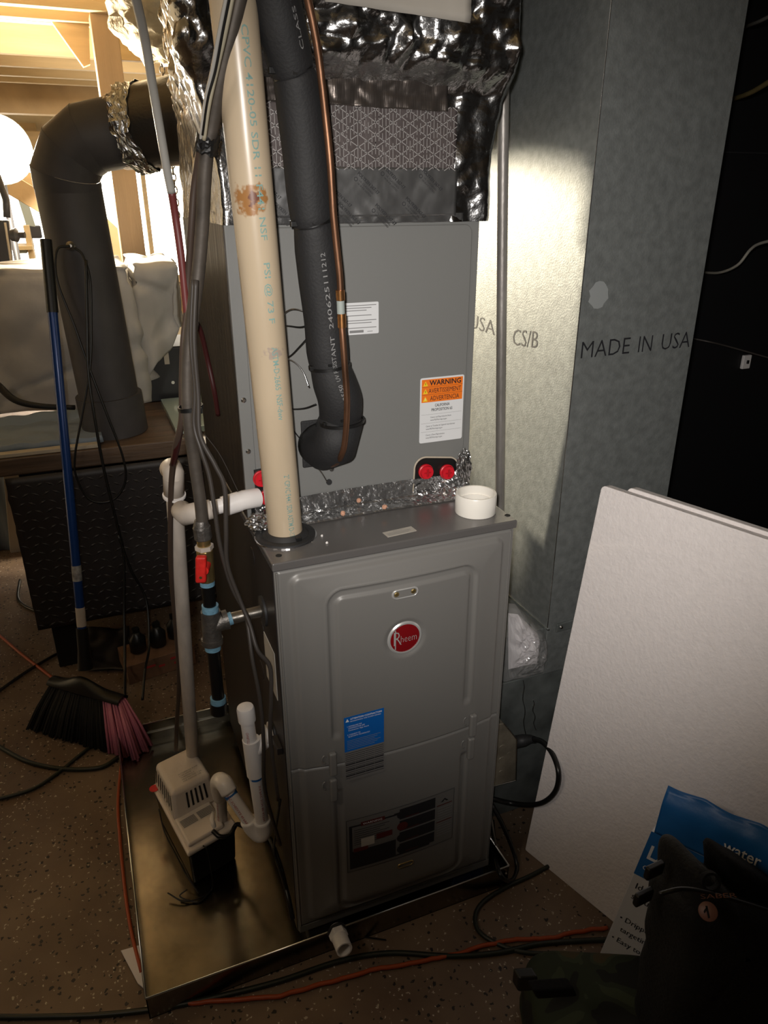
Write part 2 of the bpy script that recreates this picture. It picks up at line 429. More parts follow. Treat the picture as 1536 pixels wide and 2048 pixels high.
# sloping braces at the far left
def slab(name, a, b, wd, th, m, label, cat='board', parent=None):
    a, b = Vector(a), Vector(b); d = (b - a); up = Vector((0, 0, 1)); s = Y_.copy()
    n = d.normalized().cross(s).normalized()
    o = MB().obox(a - n * wd / 2 - s * th / 2, d, s * th, n * wd).build(name, m, parent, bevel=.003)
    if not parent: tag(o, label, cat)
    return o
slab('diagonal_brace', px(-60, 320, y=3.1), px(150, 445, y=3.1), .09, .09, 'wood_tan', 'tan diagonal wooden brace crossing below the work lamp at far left')
slab('handrail', px(-60, 285, y=3.3), px(150, 415, y=3.3), .06, .04, 'wood', 'thin orange-lit board sloping just above the diagonal brace')
slab('stair_stringer', px(195, 455, y=3.4), px(195, 455, y=3.4) + (px(330, 580, y=3.4) - px(195, 455, y=3.4)) * (px(195, 455, y=3.4).z - FZ - .08) / (px(195, 455, y=3.4).z - px(330, 580, y=3.4).z), .14, .05, 'wood_tan', 'brown sloping board seen between black pipe and wooden post')
st = tag(MB().box((px(232, 400, y=3.0).x, 3.0, FZ), (px(262, 400, y=3.0).x, 3.08, 2.0)).build('wooden_post', 'wood', bevel=.003), 'pale yellow stud standing right behind the brown post', 'post')
# wall shelf with clutter
sh = thing('shelf_unit', (-.62, 3.9, FZ), 'pale workshop shelf below the diagonal brace at far left', 'shelf')
za, zb = px(60, 490, y=3.9).z, px(60, 535, y=3.9).z
for z in (za, zb, zb - .35): MB().box((-.95, 3.8, z - .02), (-.42, 4.1, z)).build('shelf_board', 'subfloor', sh)
for x in (-.95, -.45): MB().box((x, 3.85, FZ), (x + .03, 4.05, 1.25)).build('upright', 'wood', sh)
def clutter(u, v, y, wd, ht, name, m, label, cat):
    p = px(u, v, y=y)
    return tag(MB().box((p.x - wd / 2, y - .05, p.z), (p.x + wd / 2, y + .06, p.z + ht)).build(name, m, bevel=.008), label, cat)
clutter(42, 506, 3.9, .075, .04, 'storage_tin', 'tool_grey', 'dark grey tin on the top board of the far shelf', 'tin')
clutter(43, 535, 3.9, .07, .035, 'parts_tray', 'cardboard_dark', 'small brown tray on the lower board of the far shelf', 'tray')
hg = thing('hand_saw', px(58, 440, y=3.95), 'grey tool hanging on the bright wall beside the shelf', 'tool')
b0 = px(58, 440, y=3.95)
MB().obox(b0 + Vector((-.02, 0, -.03)), (.05, 0, -.01), (0, .01, 0), (-.02, 0, .16)).build('blade', 'tool_grey', hg, bevel=.004)
MB().obox(b0 + Vector((-.015, 0, -.10)), (.07, 0, 0), (0, .02, 0), (0, 0, .07)).build('handle', 'tool_dark', hg, bevel=.008)
# dark stand at the far left edge
ds = thing('camera_tripod', px(10, 530, y=2.2), 'dark folded stand with clamp knob at the left frame edge', 'tripod')
MB().tube(pp((-5, 350, 2.2), (12, 400, 2.2), (14, 435, 2.2)), .012).build('arm', 'tool_dark', ds, smooth=True)
a, b = px(2, 440, y=2.2), px(14, 560, y=2.2)
MB().obox(a + Vector((-.03, 0, 0)), (.055, 0, 0), (0, .05, 0), b - a).build('column', 'tool_dark', ds, bevel=.006)
MB().lathe(px(22, 470, y=2.18), (1, -.3, 0), [(0, .02), (.02, .026), (.03, .012), (.05, .012)], 14).build('clamp_knob', 'tool_dark', ds, smooth='auto')
MB().tube(pp((10, 445, 2.16), (24, 535, 2.16)), .004).build('rod', 'sheet_cream', ds)
# hanging chain
ch = thing('hanging_chain', px(350, 335, y=2.7), 'small metal chain hanging behind the duct collar', 'chain')
p1 = px(355, 430, y=2.46); p0 = Vector((p1.x, p1.y, 1.995)); NL = int((p0.z - p1.z) / .024)
for i in range(NL + 1):
    c_ = p0.lerp(p1, i / NL); q = 2 * math.pi
    pts = [c_ + Vector((.010 * math.cos(q * k / 10) * (1 if i % 2 else .3), .010 * math.cos(q * k / 10) * (0 if i % 2 else 1), .016 * math.sin(q * k / 10))) for k in range(11)]
    MB().tube(pts, .003, 6).build('chain_link', 'galv_pipe', ch, smooth=True)
# insulation batt by the ceiling
def batt(u, v):
    a = 2 * math.pi * u; b = math.pi * v; p = px(370, 15, y=1.45)
    q = Vector((.15 * math.sin(b) * math.cos(a), .25 * math.sin(b) * math.sin(a), .09 * math.cos(b)))
    q = Vector([math.copysign(abs(c) ** .8, c) for c in q])
    return p + q * .9 + q.normalized() * (crumple(q + p, .05, 12) - .02) if q.length > 0 else p + q
MB().grid(batt, 60, 36, True).build('insulation_batt', 'batt', smooth=True)
tag(bpy.data.objects['insulation_batt'], 'crumpled pale insulation batt tucked under the joists at the top', 'insulation')

# ---- table, cloths
TZ = .70; TY = 1.25
tb = thing('work_table', (-.1, 1.5, FZ), 'dark brown work table behind the furnace with black tread-plate mat in front', 'table')
MB().box((-1.3, TY, TZ - .055), (.9, 2.25, TZ)).build('table_top', 'table_brown', tb, bevel=.006)
for x, y in ((-.47, 1.27), (.8, 1.27), (-1.2, 2.15), (.8, 2.15)): MB().box((x, y, FZ), (x + .10, y + .08, TZ - .055)).build('leg', 'dark_leg', tb, bevel=.003)
MB().box((-.47, 2.1, FZ), (.8, 2.12, TZ - .1)).build('back_panel', 'dark_leg', tb)
tm = thing('tread_mat', (-.1, 1.235, .1), 'black diamond tread mat hanging from the front edge of the brown table', 'mat')
zt = TZ - .056; zb_ = px(75, 1262, y=1.235).z
def mt(u, v):
    x = -.505 + 1.0 * u; z = zb_ + (zt - zb_) * v
    return Vector((x + (.004 * nz((0, 0, z), 25) if u == 0 else 0), 1.238 + .006 * nz((x, 0, z), 6), z))
MB().grid(mt, 40, 24).build('sheet', 'mat_rubber', tm, smooth=True, solid=.004)
b = MB(); k = 0
for j in range(int((zt - zb_) / .028)):
    for i in range(34):
        x = -.49 + i * .029 + (.0145 if j % 2 else 0); z = zb_ + .014 + j * .028
        if x > .47: continue
        s = 1 if (i + j) % 2 else -1; yy = 1.2355 + .006 * nz((x, 0, z), 6)
        d1 = Vector((.0115, 0, .006 * s)); d2 = Vector((-.0022 * s, 0, .0045)); o = Vector((x, yy, z))
        b.add([o - d1, o - d2 * .8, o + d1, o + d2 * .8, o + Vector((0, -.0025, 0))], [[0, 1, 4], [1, 2, 4], [2, 3, 4], [3, 0, 4]])
b.build('tread_pattern', 'mat_rubber', tm, kind='stuff')
# draped sheet over gear, two bodies
def drape(name, x0, x1, y0, y1, z0, z1, edge, m, label, seed, fold=.02, nu=90, nv=46):
    per = [(x0, y1), (x0, y0), (x1, y0), (x1, y1)]; L = [0]
    for i in range(3): L.append(L[-1] + math.dist(per[i], per[i + 1]))
    cx, cy = (x0 + x1) / 2, (y0 + y1) / 2
    def fn(u, v):
        s = u * L[-1]; i = 0
        while i < 2 and s > L[i + 1]: i += 1
        t = (s - L[i]) / (L[i + 1] - L[i]); x = per[i][0] + (per[i + 1][0] - per[i][0]) * t; y = per[i][1] + (per[i + 1][1] - per[i][1]) * t
        if v > .8:                                          # top closes inwards
            k = (v - .8) / .2; return Vector((x + (cx - x) * k, y + (cy - y) * k, z1 + .008 * math.sin(k * 3) + .01 * nz((x, y, seed), 8)))
        zb = edge(x, y); k = v / .8; z = zb + (z1 - zb) * k
        out = fold * (1 - k) * math.sin(s * 22 + seed + 3 * nz((s, z, seed), 3)) + fold * 1.2 * nz((x * 3, y * 3, z + seed), 4) - (1 - min(1, (1 - k) * 6 + .6)) * .02
        out += .022 * abs(nz((x + z * .7, seed, z - x * .4), 7)) * (1 - abs(2 * k - 1) ** 4) - .016 * max(0, .12 - abs(nz((x * .8 - z * .6, seed + 5, z), 5))) / .12
        n = Vector((x - cx, y - cy, 0)); n = Vector((0, -1, 0)) if i == 1 else Vector((1 if i == 2 else -1, 0, 0))
        return Vector((x, y, z)) + n * out
    return tag(MB().grid(fn, nu, nv).build(name, m, smooth=True, solid=.003), label, 'cloth')
gl = px(345, 610, y=1.62)
drape('dust_sheet', -.95, -.05, 1.62, 2.1, .72, px(60, 541, y=1.62).z, lambda x, y: .735 + .05 * max(0, -.32 - x) , 'sheet',
      'pale grey dust sheet over gear left of the black pipe', 1.3, .014)
HEM = [px(a, b, y=1.66) for a, b in ((215, 850), (262, 850), (290, 812), (298, 745), (312, 722), (345, 702), (362, 655))]
def hem(x, y):
    if x <= HEM[0].x: return HEM[0].z
    for p, q in zip(HEM, HEM[1:]):
        if x <= q.x: return p.z + (q.z - p.z) * (x - p.x) / (q.x - p.x)
    return HEM[-1].z
drape('dust_sheet', -.04, px(358, 560, y=1.66).x, 1.66, 2.1, .72, px(300, 527, y=1.66).z, hem, 'sheet',
      'pale grey dust sheet with ragged hem right of the black pipe', 4.1, .026, 150)
hf = thing('stereo_receiver', (0.10, 1.80, TZ), 'black electronic box half hidden under the ragged dust sheet', 'electronics')
a = px(300, 800, y=1.74); b_ = px(372, 690, y=1.74)
MB().box((a.x - .1, 1.74, TZ + .001), (b_.x + .05, 2.0, TZ + .20)).build('case', 'plastic_black', hf, bevel=.006)
MB().lathe((px(346, 765, y=1.735).x, 1.74, px(346, 765, y=1.735).z), (0, -1, 0), [(0, .006), (.006, .006)], 12).build('knob', 'chrome', hf)
MB().box((px(328, 715, y=1.735).x, 1.736, px(328, 718, y=1.735).z - .02), (px(338, 715, y=1.735).x, 1.739, px(328, 718, y=1.735).z + .022)).build('paper_tag', 'sheet_cream', hf)
tag(MB().box((.0, 1.30, TZ + .0005), (.40, 1.70, TZ + .022)).build('glass_sheet', 'glass_green', bevel=.003), 'pale green glass sheet lying on the brown table', 'glass')
def fab(u, v):
    x = -.62 + .40 * u; y = 1.29 + .27 * v
    return Vector((x, y, TZ + .018 + .014 * nz((x, y, 2), 14) + .02 * (v > .9)))
tag(MB().grid(fab, 34, 24).build('folded_cloth', 'sheet_blue', smooth=True, solid=.02), 'folded blue-grey cloth on the table left of the black pipe', 'cloth')
tag(MB().obox((-.56, 1.256, TZ + .001), (.33, 0, 0), (0, .03, 0), (0, 0, .012)).build('cream_board', 'sheet_cream', bevel=.002), 'thin cream strip along the table front edge', 'board')
tag(MB().tube(smooth_path(pp((-5, 770, 1.55), (30, 800, 1.5), (80, 812, 1.48), (150, 815, 1.46)), 6), [.012, .02, .016, .008], 8).build('black_strap', 'dark_leg', smooth=True),
    'black strap lying under the left dust sheet hem', 'strap')
def bin_(u, v):
    a = px(0, 1000, y=2.06); x = -1.4 + .81 * u; z = FZ + .60 * v
    return Vector((x, 2.32 + .012 * math.sin(x * 60 + z * 3) + .01 * nz((x, 0, z), 9), z))
MB().grid(bin_, 80, 12).build('hanging_cloth', 'sheet_blue', smooth=True, solid=.01)
tag(bpy.data.objects['hanging_cloth'], 'blue-grey fabric hanging to the floor behind the mat, far left', 'cloth')
ck = px(38, 1000, y=2.28)
tag(MB().prism([px(5, 930, y=2.28), px(80, 930, y=2.28), px(80, 1150, y=2.28), px(55, 1125, y=2.28), px(20, 1105, y=2.28)], (0, .012, 0)).build('cream_towel', 'sheet_cream', bevel=.004), 'cream towel hanging over the blue fabric at far left', 'towel')

# ---- black round pipe with elbow
sp = thing('elbow_duct', px(230, 860, z=TZ), 'large matte black round duct with segmented elbow standing on the brown table', 'duct')
def seg_tube(name, pts, r, m, **k): return MB().tube(pts, r, 36).build(name, m, sp, smooth='auto', **k)
b0 = px(232, 862, z=TZ); b0.z = TZ
t0 = px(136, 372, y=b0.y - .01)
seg_tube('riser', [b0, t0], .090, 'blackpipe')
u = (t0 - b0).normalized()
seg_tube('base_collar', [b0 + u * .001, b0 + u * .125], .101, 'blackpipe')
J = [t0, px(131, 345, y=1.40), px(146, 304, y=1.39), px(178, 277, y=1.375), px(262, 260, y=1.35)]
def ring_pts(p, d, r, n=40):
    d = d.normalized(); a = d.cross(Y_).normalized(); b_ = a.cross(d)
    return [p + (a * math.cos(2 * math.pi * k / n) + b_ * math.sin(2 * math.pi * k / n)) * r for k in range(n)]
RG = []
for i, p in enumerate(J):
    da = (p - J[i - 1]).normalized() if i else (J[1] - p).normalized(); db = (J[i + 1] - p).normalized() if i < 4 else da
    RG.append(ring_pts(p, da + db, .0915))
for i in range(4):
    A1 = RG[i]; A2 = [q + (q - J[i + 1]) * .008 for q in RG[i + 1]]; n = len(A1)
    MB().add(A1 + A2, [[k, n + k, n + (k + 1) % n, (k + 1) % n] for k in range(n)]).build('elbow_gore', 'blackpipe', sp, smooth='auto')
e = [0, 0, 0, 0, J[4]]
pe = px(362, 240, y=1.27)
pm = e[4]; d = (pe - pm).normalized()
seg_tube('collar_pipe', [pm + d * .01, pm + d * .40], .108, 'collar_metal')
def band(c0_, d, r, L, amp, name, m, parent, seed=0, n=70, k=14, arc=1):
    d = Vector(d).normalized(); a = d.cross(Z_).normalized(); b = d.cross(a)
    def fn(u, v):
        q = 2 * math.pi * u; dr = a * math.cos(q) + b * math.sin(q); p = Vector(c0_) + d * L * v
        return p + dr * (r + crumple(p + dr * r + Vector((seed, 0, 0)), amp, 45)) + d * .01 * nz(dr * 4 + Vector((seed, v, 0)))
    return MB().grid(fn, n, k, True).build(name, m, parent, solid=.001)
band(pm + d * .0, d, .107, .055, .012, 'foil_tape_band', 'foil', sp, 2)
band(pm + d * -.04, d, .094, .045, .004, 'tape_band', 'foil_brown', sp, 5)
hk = px(141, 492, y=b0.y - .1)
MB().lathe(hk, (0, -1, .1), [(0, .011), (.004, .013), (.008, .007), (.012, .004)], 14).build('hook', 'galv_pipe', sp, smooth='auto')

# ---- hanging black cable
cy = 1.21
cable = thing('hanging_cable', px(141, 494, y=1.3), 'thin black cable looped on the hook of the black duct', 'cable')
wire('loop', pp((140, 492, 1.31), (114, 500, 1.3), (114, 560, 1.28), (148, 650, 1.26), (178, 735, 1.24), (214, 830, 1.22), (246, 915, cy), (250, 965, cy), (225, 1000, cy), (180, 1000, cy), (153, 955, cy), (150, 910, cy), (164, 830, 1.22), (180, 730, 1.24), (182, 640, 1.26), (180, 560, 1.28), (166, 512, 1.3), (150, 496, 1.31)), .0035, 'wire_black', cable)
wire('lead', pp((172, 520, 1.29), (174, 650, 1.25), (176, 740, 1.23), (188, 830, 1.21), (208, 940, 1.2), (232, 1040, 1.2), (247, 1110, 1.2), (248, 1230, 1.15), (250, 1330, 1.05), (250, 1400, .9)), .0042, 'wire_black', cable)
wire('lead', pp((236, 1070, 1.195), (262, 1140, 1.19), (292, 1200, 1.18), (298, 1290, 1.1), (290, 1340, 1.0), (285, 1400, .92)), .004, 'wire_black', cable)

# ---- broom
br = thing('broom', (-.40, .90, FZ), 'blue-handled broom with black and pink bristles leaning on the table', 'broom')
ph, pt = px(168, 1300, y=.93), px(92, 482, y=1.16)
def on(t): return ph.lerp(pt, t)
MB().tube([on(.02), on(1)], .0125, 18).build('handle', 'broom_blue', br, smooth='auto')
MB().tube([on(.84), on(1.003)], .0145, 18).build('grip', 'plastic_black', br, smooth='auto', label='black hand grip at the top')
MB().tube([on(.065), on(.115)], .0132, 18).build('handle_band', 'pvc_old', br, smooth='auto', label='white collar above the socket')
MB().tube([on(.185), on(.225)], .0130, 18).build('worn_label', 'worn_grey', br, smooth='auto', label='worn grey sticker')
MB().tube([on(-.05), on(.0), on(.06)], [.022, .017, .016], 18).build('socket', 'plastic_black', br, smooth='auto')
h0, h1 = px(104, 1362, y=.99), px(246, 1402, y=.80)
hd = (h1 - h0); s = hd.cross(Z_).normalized() * .022
vs = []
def head(u, v):
    q = 2 * math.pi * v; p = h0.lerp(h1, u); hgt = .014 + .030 * math.exp(-((u - .45) / .2) ** 2)
    return p + s * math.cos(q) + Vector((0, 0, hgt * math.sin(q) * (1 if math.sin(q) > 0 else .3)))
MB().grid(head, 20, 16).build('head', 'plastic_black', br, smooth=True)
rnd = random.Random(4)
f0, f1 = px(72, 1445, z=FZ + .002), px(292, 1508, z=FZ + .002)
for nm, ua, ub, m_ in (('bristles', 0, .74, 'broom_bristle'), ('bristles', .74, 1, 'broom_pink')):
    b = MB()
    for i in range(1100 if m_ == 'broom_bristle' else 150):
        t = ua + (ub - ua) * rnd.random(); w_ = rnd.uniform(-1, 1)
        a_ = h0.lerp(h1, min(1, max(0, t + .02))) + s * w_ * .7; c_ = f0.lerp(f1, t + rnd.uniform(-.015, .015)) + s * w_ * 1.8
        c_.z = FZ + .002 + rnd.random() * .012; mid = a_.lerp(c_, .55) + Vector((0, 0, .006))
        b.tube([a_, mid, c_], [.0024, .0036, .0028] if m_ == 'broom_bristle' else [.002, .0038, .0042], 5)
    b.build(nm, m_, br, smooth=True, kind='stuff', label='black bristles' if m_ == 'broom_bristle' else 'pink bristles')

# ---- cardboard box and black bottles under the table
cb = thing('cardboard_box', (-.17, 1.12, FZ), 'small brown printed carton on the floor behind the white drain pipe', 'carton')
MB().obox((-.26, 1.08, FZ), (.22, .04, 0), (-.02, .13, 0), (0, 0, .07)).build('carton', 'cardboard_dark', cb, bevel=.002)
b = MB(); F = frame((-.25, 1.081, FZ + .012), (.22, .04, 0), (0, 0, 1), .001); 
for i, (x, z, ww) in enumerate(((.05, .03, .03), (.09, .02, .02), (.13, .035, .05), (.14, .015, .04))): b.add([F(x, z), F(x + ww, z), F(x + ww, z + .008), F(x, z + .008)], [[0, 1, 2, 3]])
b.build('printed_marks', 'ink_red', cb)
for i, (x, y, lb) in enumerate(((-.215, 1.16, 'left'), (-.15, 1.17, 'middle'), (-.09, 1.20, 'right'))):
    bt = thing('black_bottle', (x, y, FZ + .07), 'glossy black plastic bottle on the small carton, %s one of three' % {'left': 'leftmost', 'middle': 'the middle', 'right': 'rightmost'}[lb], 'bottle', 'black bottles on the small carton')
    MB().lathe((x, y, FZ + .071), (0, 0, 1), [(0, .02), (.004, .026), (.05, .027), (.065, .014), (.075, .010)], 20).build('body', 'wire_black', bt, smooth=True)
    MB().lathe((x, y, FZ + .146), (0, 0, 1), [(0, .012), (.012, .012)], 16).build('cap', 'plastic_black', bt)
def fl(u, v):
    p = px(175 + 85 * u, 1345 - 85 * v, z=FZ + .004); return p + Vector((0, 0, .010 + .010 * nz(p, 20)))
tag(MB().grid(fl, 16, 16).build('plastic_sheet', 'cabinet_side', smooth=True, solid=.002), 'dark creased plastic sheet lying on the floor behind the broom', 'sheet')

# ================================================================== DRAIN PAN
pan = thing('drain_pan', (.09, .38, FZ), 'wide shiny galvanized drain pan under the furnace', 'pan')
X0, X1, Y0, Y1 = -.308, .485, -.03, .785; ZR = .010
MB().box((X0, Y0, FZ + .0005), (X1, Y1, FZ + .0025)).build('pan_floor', 'pan_metal', pan)
for nm, a_, b_ in (('front_rim', (X0, Y0), (X1, Y0 + .002)), ('back_rim', (X0, Y1 - .002), (X1, Y1)), ('left_rim', (X0, Y0), (X0 + .002, Y1)), ('right_rim', (X1 - .002, Y0), (X1, Y1))):
    MB().box((a_[0], a_[1], FZ + .0005), (b_[0], b_[1], ZR)).build('rim', 'pan_metal', pan)
b = MB()
for a_, b_ in (((X0, Y0), (X1, Y0)), ((X1, Y0), (X1, Y1)), ((X1, Y1), (X0, Y1)), ((X0, Y1), (X0, Y0))):
    b.tube([(a_[0], a_[1], ZR), (b_[0], b_[1], ZR)], .0022, 8)
b.build('hem', 'pan_hem', pan, smooth=True)
MB().box((X0 + .003, Y1 - .006, FZ + .028), (X1 - .003, Y1 - .003, FZ + .030)).build('crease', 'pan_hem', pan)
for x, y in ((.02, .0), (.36, .0), (.02, .62), (.36, .62)):
    tag(MB().box((x, y, FZ + .003), (x + .08, y + .10, -.001)).build('riser_pad', 'pad_blue' if x > .1 and y < .1 else 'rubber_black', bevel=.004),
        ('blue foam pad under the front right corner of the furnace' if x > .1 else 'black pad under the front left corner of the furnace') if y < .1 else ('black pad under the rear right corner of the furnace' if x > .1 else 'black pad under the rear left corner of the furnace'), 'pad')
# pan fitting
ft = thing('drain_fitting', (.10, Y0, -.02), 'white threaded outlet fitting on the front rim of the drain pan', 'fitting')
a_ = Vector((px(672, 1858, y=Y0).x, Y0 - .001, px(672, 1858, y=Y0).z)); d = (px(688, 1893, y=Y0 - .055) - a_).normalized(); d = (d + Vector((0, -1.2, 0))).normalized()
MB().lathe(a_, d, [(0, .017), (.004, .017)], 24).build('flange', 'pvc_white', ft)
MB().lathe(a_ + d * .004, d, [(0, .0205), (.005, .0205)], 28).build('washer', 'rubber_black', ft)
MB().lathe(a_ + d * .009, d, [(0, .0195), (.014, .0195)], 6).build('hex_collar', 'pvc_white', ft, bevel=.0015)
MB().lathe(a_ + d * .023, d, [(0, .0165), (.032, .0165), (.032, .0135), (.004, .0135)], 28, closed=False).build('spout', 'pvc_white', ft, smooth='auto')

# ================================================================== FURNACE
fu = thing('furnace', (W / 2, .36, 0), 'tall grey furnace cabinet standing in the galvanized pan', 'furnace')
MB().box((0, .0, 0), (W, .72, .848)).build('cabinet', 'furnace_grey', fu, bevel=.002)
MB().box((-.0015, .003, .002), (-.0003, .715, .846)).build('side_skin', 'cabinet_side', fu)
b = MB(); b.box((-.003, -.006, .848), (W + .003, .722, .864)); b.build('top_cap', 'cap_grey', fu, bevel=.003)
xc, hw = W / 2, .208
def sdr(x, z, cx, cz, hx, hz, r):
    qx, qz = abs(x - cx) - hx + r, abs(z - cz) - hz + r
    return math.hypot(max(qx, 0), max(qz, 0)) + min(max(qx, qz), 0) - r
def sst(a, b, x):
    t = min(1, max(0, (x - a) / (b - a))); return t * t * (3 - 2 * t)
def depth(x, z, up):
    s = sdr(x, z, xc, .432, .202, .405, .018)
    rai = sst(.002, -.009, s); h = .004 + .007 * rai
    h += .015 * max(0, 1 - ((x - xc) / .205) ** 2) * sst(-.002, -.05, s) ** .7
    if up: g = sdr(x, z, xc, .62, .144, .182, .030); fade = sst(.488, .505, z)
    else: g = sdr(x, z, xc, .22, .144, .185, .040); fade = sst(.374, .360, z)
    h -= .0045 * fade * (1 - sst(.004, .0095, abs(g + .010)))
    h += .0012 * fade * (1 - sst(.000, .003, abs(g)))
    # badge dish
    if up:
        rb = math.hypot(x - .2235, z - .680); h -= .004 * (1 - sst(.031, .042, rb))
    return h
ZS = .431
def door(name, z0, z1, up):
    nx, nzz = 150, 170; x0, x1 = .004, W - .004
    def fn(u, v):
        x = x0 + (x1 - x0) * u; z = z0 + (z1 - z0) * v; ed = min(z - z0, z1 - z, x - x0, x1 - x)
        h = depth(x, z, up)
        return Vector((x, -(h if ed > 1e-6 else (h - .003 if min(z - z0, z1 - z) <= 1e-6 and min(x - x0, x1 - x) > 1e-6 else h * .1)), z))
    return MB().grid(fn, nx, nzz).build(name, 'furnace_grey', fu, smooth=True)
ud = door('upper_door', ZS + .0004, .846, True)
ld = door('lower_door', .020, ZS - .0004, False)
MB().box((.002, -.0035, 0), (W - .002, 0, .018)).build('base_rail', 'furnace_grey', fu, bevel=.001)
for x in (.0025, W - .0105): MB().box((x, -.0055, .02), (x + .003, 0, .845)).build('door_flange', 'furnace_grey', fu, bevel=.001)
# sight windows
def slot(parent, x, z, wd, ht, y, inner, rimm, nm):
    P = []; r = ht / 2
    for cx, a0 in ((x + wd / 2 - r, -90), (x - wd / 2 + r, 90)):
        for k in range(9):
            q = math.radians(a0 + k * 22.5); P.append((cx + r * math.cos(q), z + r * math.sin(q)))
    def off(k): return [((px_ - x) * k[0] + x, (pz - z) * k[1] + z) for px_, pz in P]
    o_ = off((1.14, 1.30)); n = len(P); vs = [(a, y, c) for a, c in P] + [(a, y, c) for a, c in o_] + [(a, y + .004, c) for a, c in o_] + [(a, y - .0015, (c + e_[1]) / 2) for (a, c), e_ in zip(P, o_)]
    b = MB(); b.add(vs, [[i, (i + 1) % n, 3 * n + (i + 1) % n, 3 * n + i] for i in range(n)] + [[3 * n + i, 3 * n + (i + 1) % n, n + (i + 1) % n, n + i] for i in range(n)] + [[n + i, n + (i + 1) % n, 2 * n + (i + 1) % n, 2 * n + i] for i in range(n)])
    w_ = b.build(nm, rimm, parent, smooth=True)
    MB().prism([(a, y + .0012, c) for a, c in P], (0, .001, 0)).build('pane', inner, w_)
    return w_
yw = -depth(.222, .774, True) - .001
w1 = slot(ud, .222, .7735, .044, .014, yw, 'slot_dark', 'silver', 'sight_window')
for x in (.206, .238): MB().lathe((x, yw + .001, .7735), (0, -1, 0), [(0, .005), (.001, .003)], 12).build('screw', 'brass', w1)
ZW = .123; yw2 = -depth(.2295, ZW, False) - .001
w2 = slot(ld, .2295, ZW, .032, .009, yw2, 'slot_dark', 'brass', 'sight_window')
# badge
yb = -depth(.2235, .68, True)
bg = MB().lathe((.2235, yb + .003, .680), (0, -1, 0), [(0, .033), (.004, .0335), (.006, .031), (.006, .0285), (.004, .0285)], 48).build('badge', 'silver', ud, smooth='auto')
MB().lathe((.2235, yb - .0005, .680), (0, -1, 0), [(0, .0283), (.0015, .0283), (.0022, .025)], 48).build('badge_face', 'badge_red', bg, smooth='auto')
b = MB()
yy = yb - .0032
put_text(b, 'R', .042, lambda a, c: Vector((.2015 + a, yy, .668 + c)), -.0006, .015)
put_text(b, 'heem', .021, lambda a, c: Vector((.2150 + a, yy, .6725 + c)), -.0003, .031)
b.build('badge_lettering', 'silver', bg)
MB().box((.2035, yb - .0034, .660), (.2055, yb - .003, .700)).build('badge_lettering', 'silver', bg)
# latches
for x, z, up in ((.081, .440, 1), (.080, .378, 0), (.374, .437, 1), (.372, .380, 0)):
    dr = ud if up else ld; yl = -depth(x, z, up)
    la = MB().box((x - .0075, yl - .010, z - .027), (x + .0075, yl + .001, z + .027)).build('latch', 'furnace_grey', dr, bevel=.0045, seg=3)
    MB().tube([(x - .014 + .006 * math.cos(q), yl - .001 , z + .012 + .009 * math.sin(q)) for q in [k * math.pi / 8 + math.pi / 2 for k in range(9)]], .0018, 8).build('finger_loop', 'furnace_grey', la, smooth=True)
# stickers on the doors
yb = -depth(.14, .47, True) - .0035
it = [('r', 'sticker_blue', 0, .071, .078, .079),
      ('t', 'ink_white', 'ATTENTION CONTRACTORS', .012, .1425, .0052, .062, .0001), ('t', 'ink_white', 'PROGRAMMING THIS SYSTEM? DETAILS', .012, .1375, .0036, .060),
      ('p', 'ink_white', [(.003, .139), (.010, .139), (.0065, .146)]),
      ('t', 'ink_white', '1. DOWNLOAD THE', .006, .127, .0042, .028), ('t', 'ink_white', 'CONTRACTOR APP', .008, .1225, .0042, .032), ('t', 'ink_white', 'Contractor App Store', .008, .118, .0042, .040),
      ('t', 'ink_white', '2. CONNECT TO', .006, .108, .0042, .025), ('t', 'ink_white', 'BLUETOOTH TECHNOLOGY', .008, .1035, .0042, .042)]
for k in range(6): it.append(('r', 'ink_grey', .005, .095 - k * .0038, .066 - (k % 3) * .006, .0008))
for k in range(14): it.append(('r', 'ink_black', .001, .066 - k * .0045, .076, .0011 + (.0016 if k in (6, 9, 12) else 0)))
for k in (.02, .04, .058): it.append(('r', 'sticker_grey', k, .004, .0006, .062))
sticker('contractor_label', ud, (.103, yb, .392), X_, Z_, .078, .150, 'sticker_grey', it, 'blue label over a grey printed strip', d=.0008)
# instruction label
yb = -depth(.14, .22, False); xa, za = .103, .148
it = [('r', 'ink_black', .006, .008, .006, .115), ('r', 'ink_black', .006, .008, .175, .004), ('r', 'ink_black', .006, .119, .10, .004), ('r', 'ink_black', .100, .119, .088, .006),
      ('r', 'ink_black', .012, .010, .092, .045)]
for k in range(4): it.append(('r', 'ink_black', .112, .012 + k * .031, .080, .027))
for k in range(4):
    P = [(.118 + .012 * math.cos(q * .5), .024 + k * .031 + .011 * math.sin(q * .5)) for q in range(13)]
    it.append(('p', 'ink_maroon' if k == 2 else 'ink_black', P))
    it.append(('r', 'ink_maroon', .125, .014 + k * .031, .03, .0016))
it += [('r', 'ink_maroon', .030, .118, .050, .010), ('r', 'ink_maroon', .062, .072, .034, .014), ('r', 'ink_maroon', .014, .052, .030, .010), ('r', 'ink_maroon', .196, .105, .036, .0022), ('r', 'ink_maroon', .196, .060, .036, .0022)]
for k in range(8): it.append(('r', 'ink_black', .016, .109 - k * .0055, .074 - (k % 3) * .01, .0012))
it += [('r', 'ink_black', .0005, .0005, .236, .0008), ('r', 'ink_black', .0005, .1387, .236, .0008), ('r', 'ink_black', .0005, .0005, .0008, .139), ('r', 'ink_black', .2357, .0005, .0008, .139)]
for k in range(12): it.append(('r', 'ink_grey', .198, .098 - k * .0068, .034, .0014))
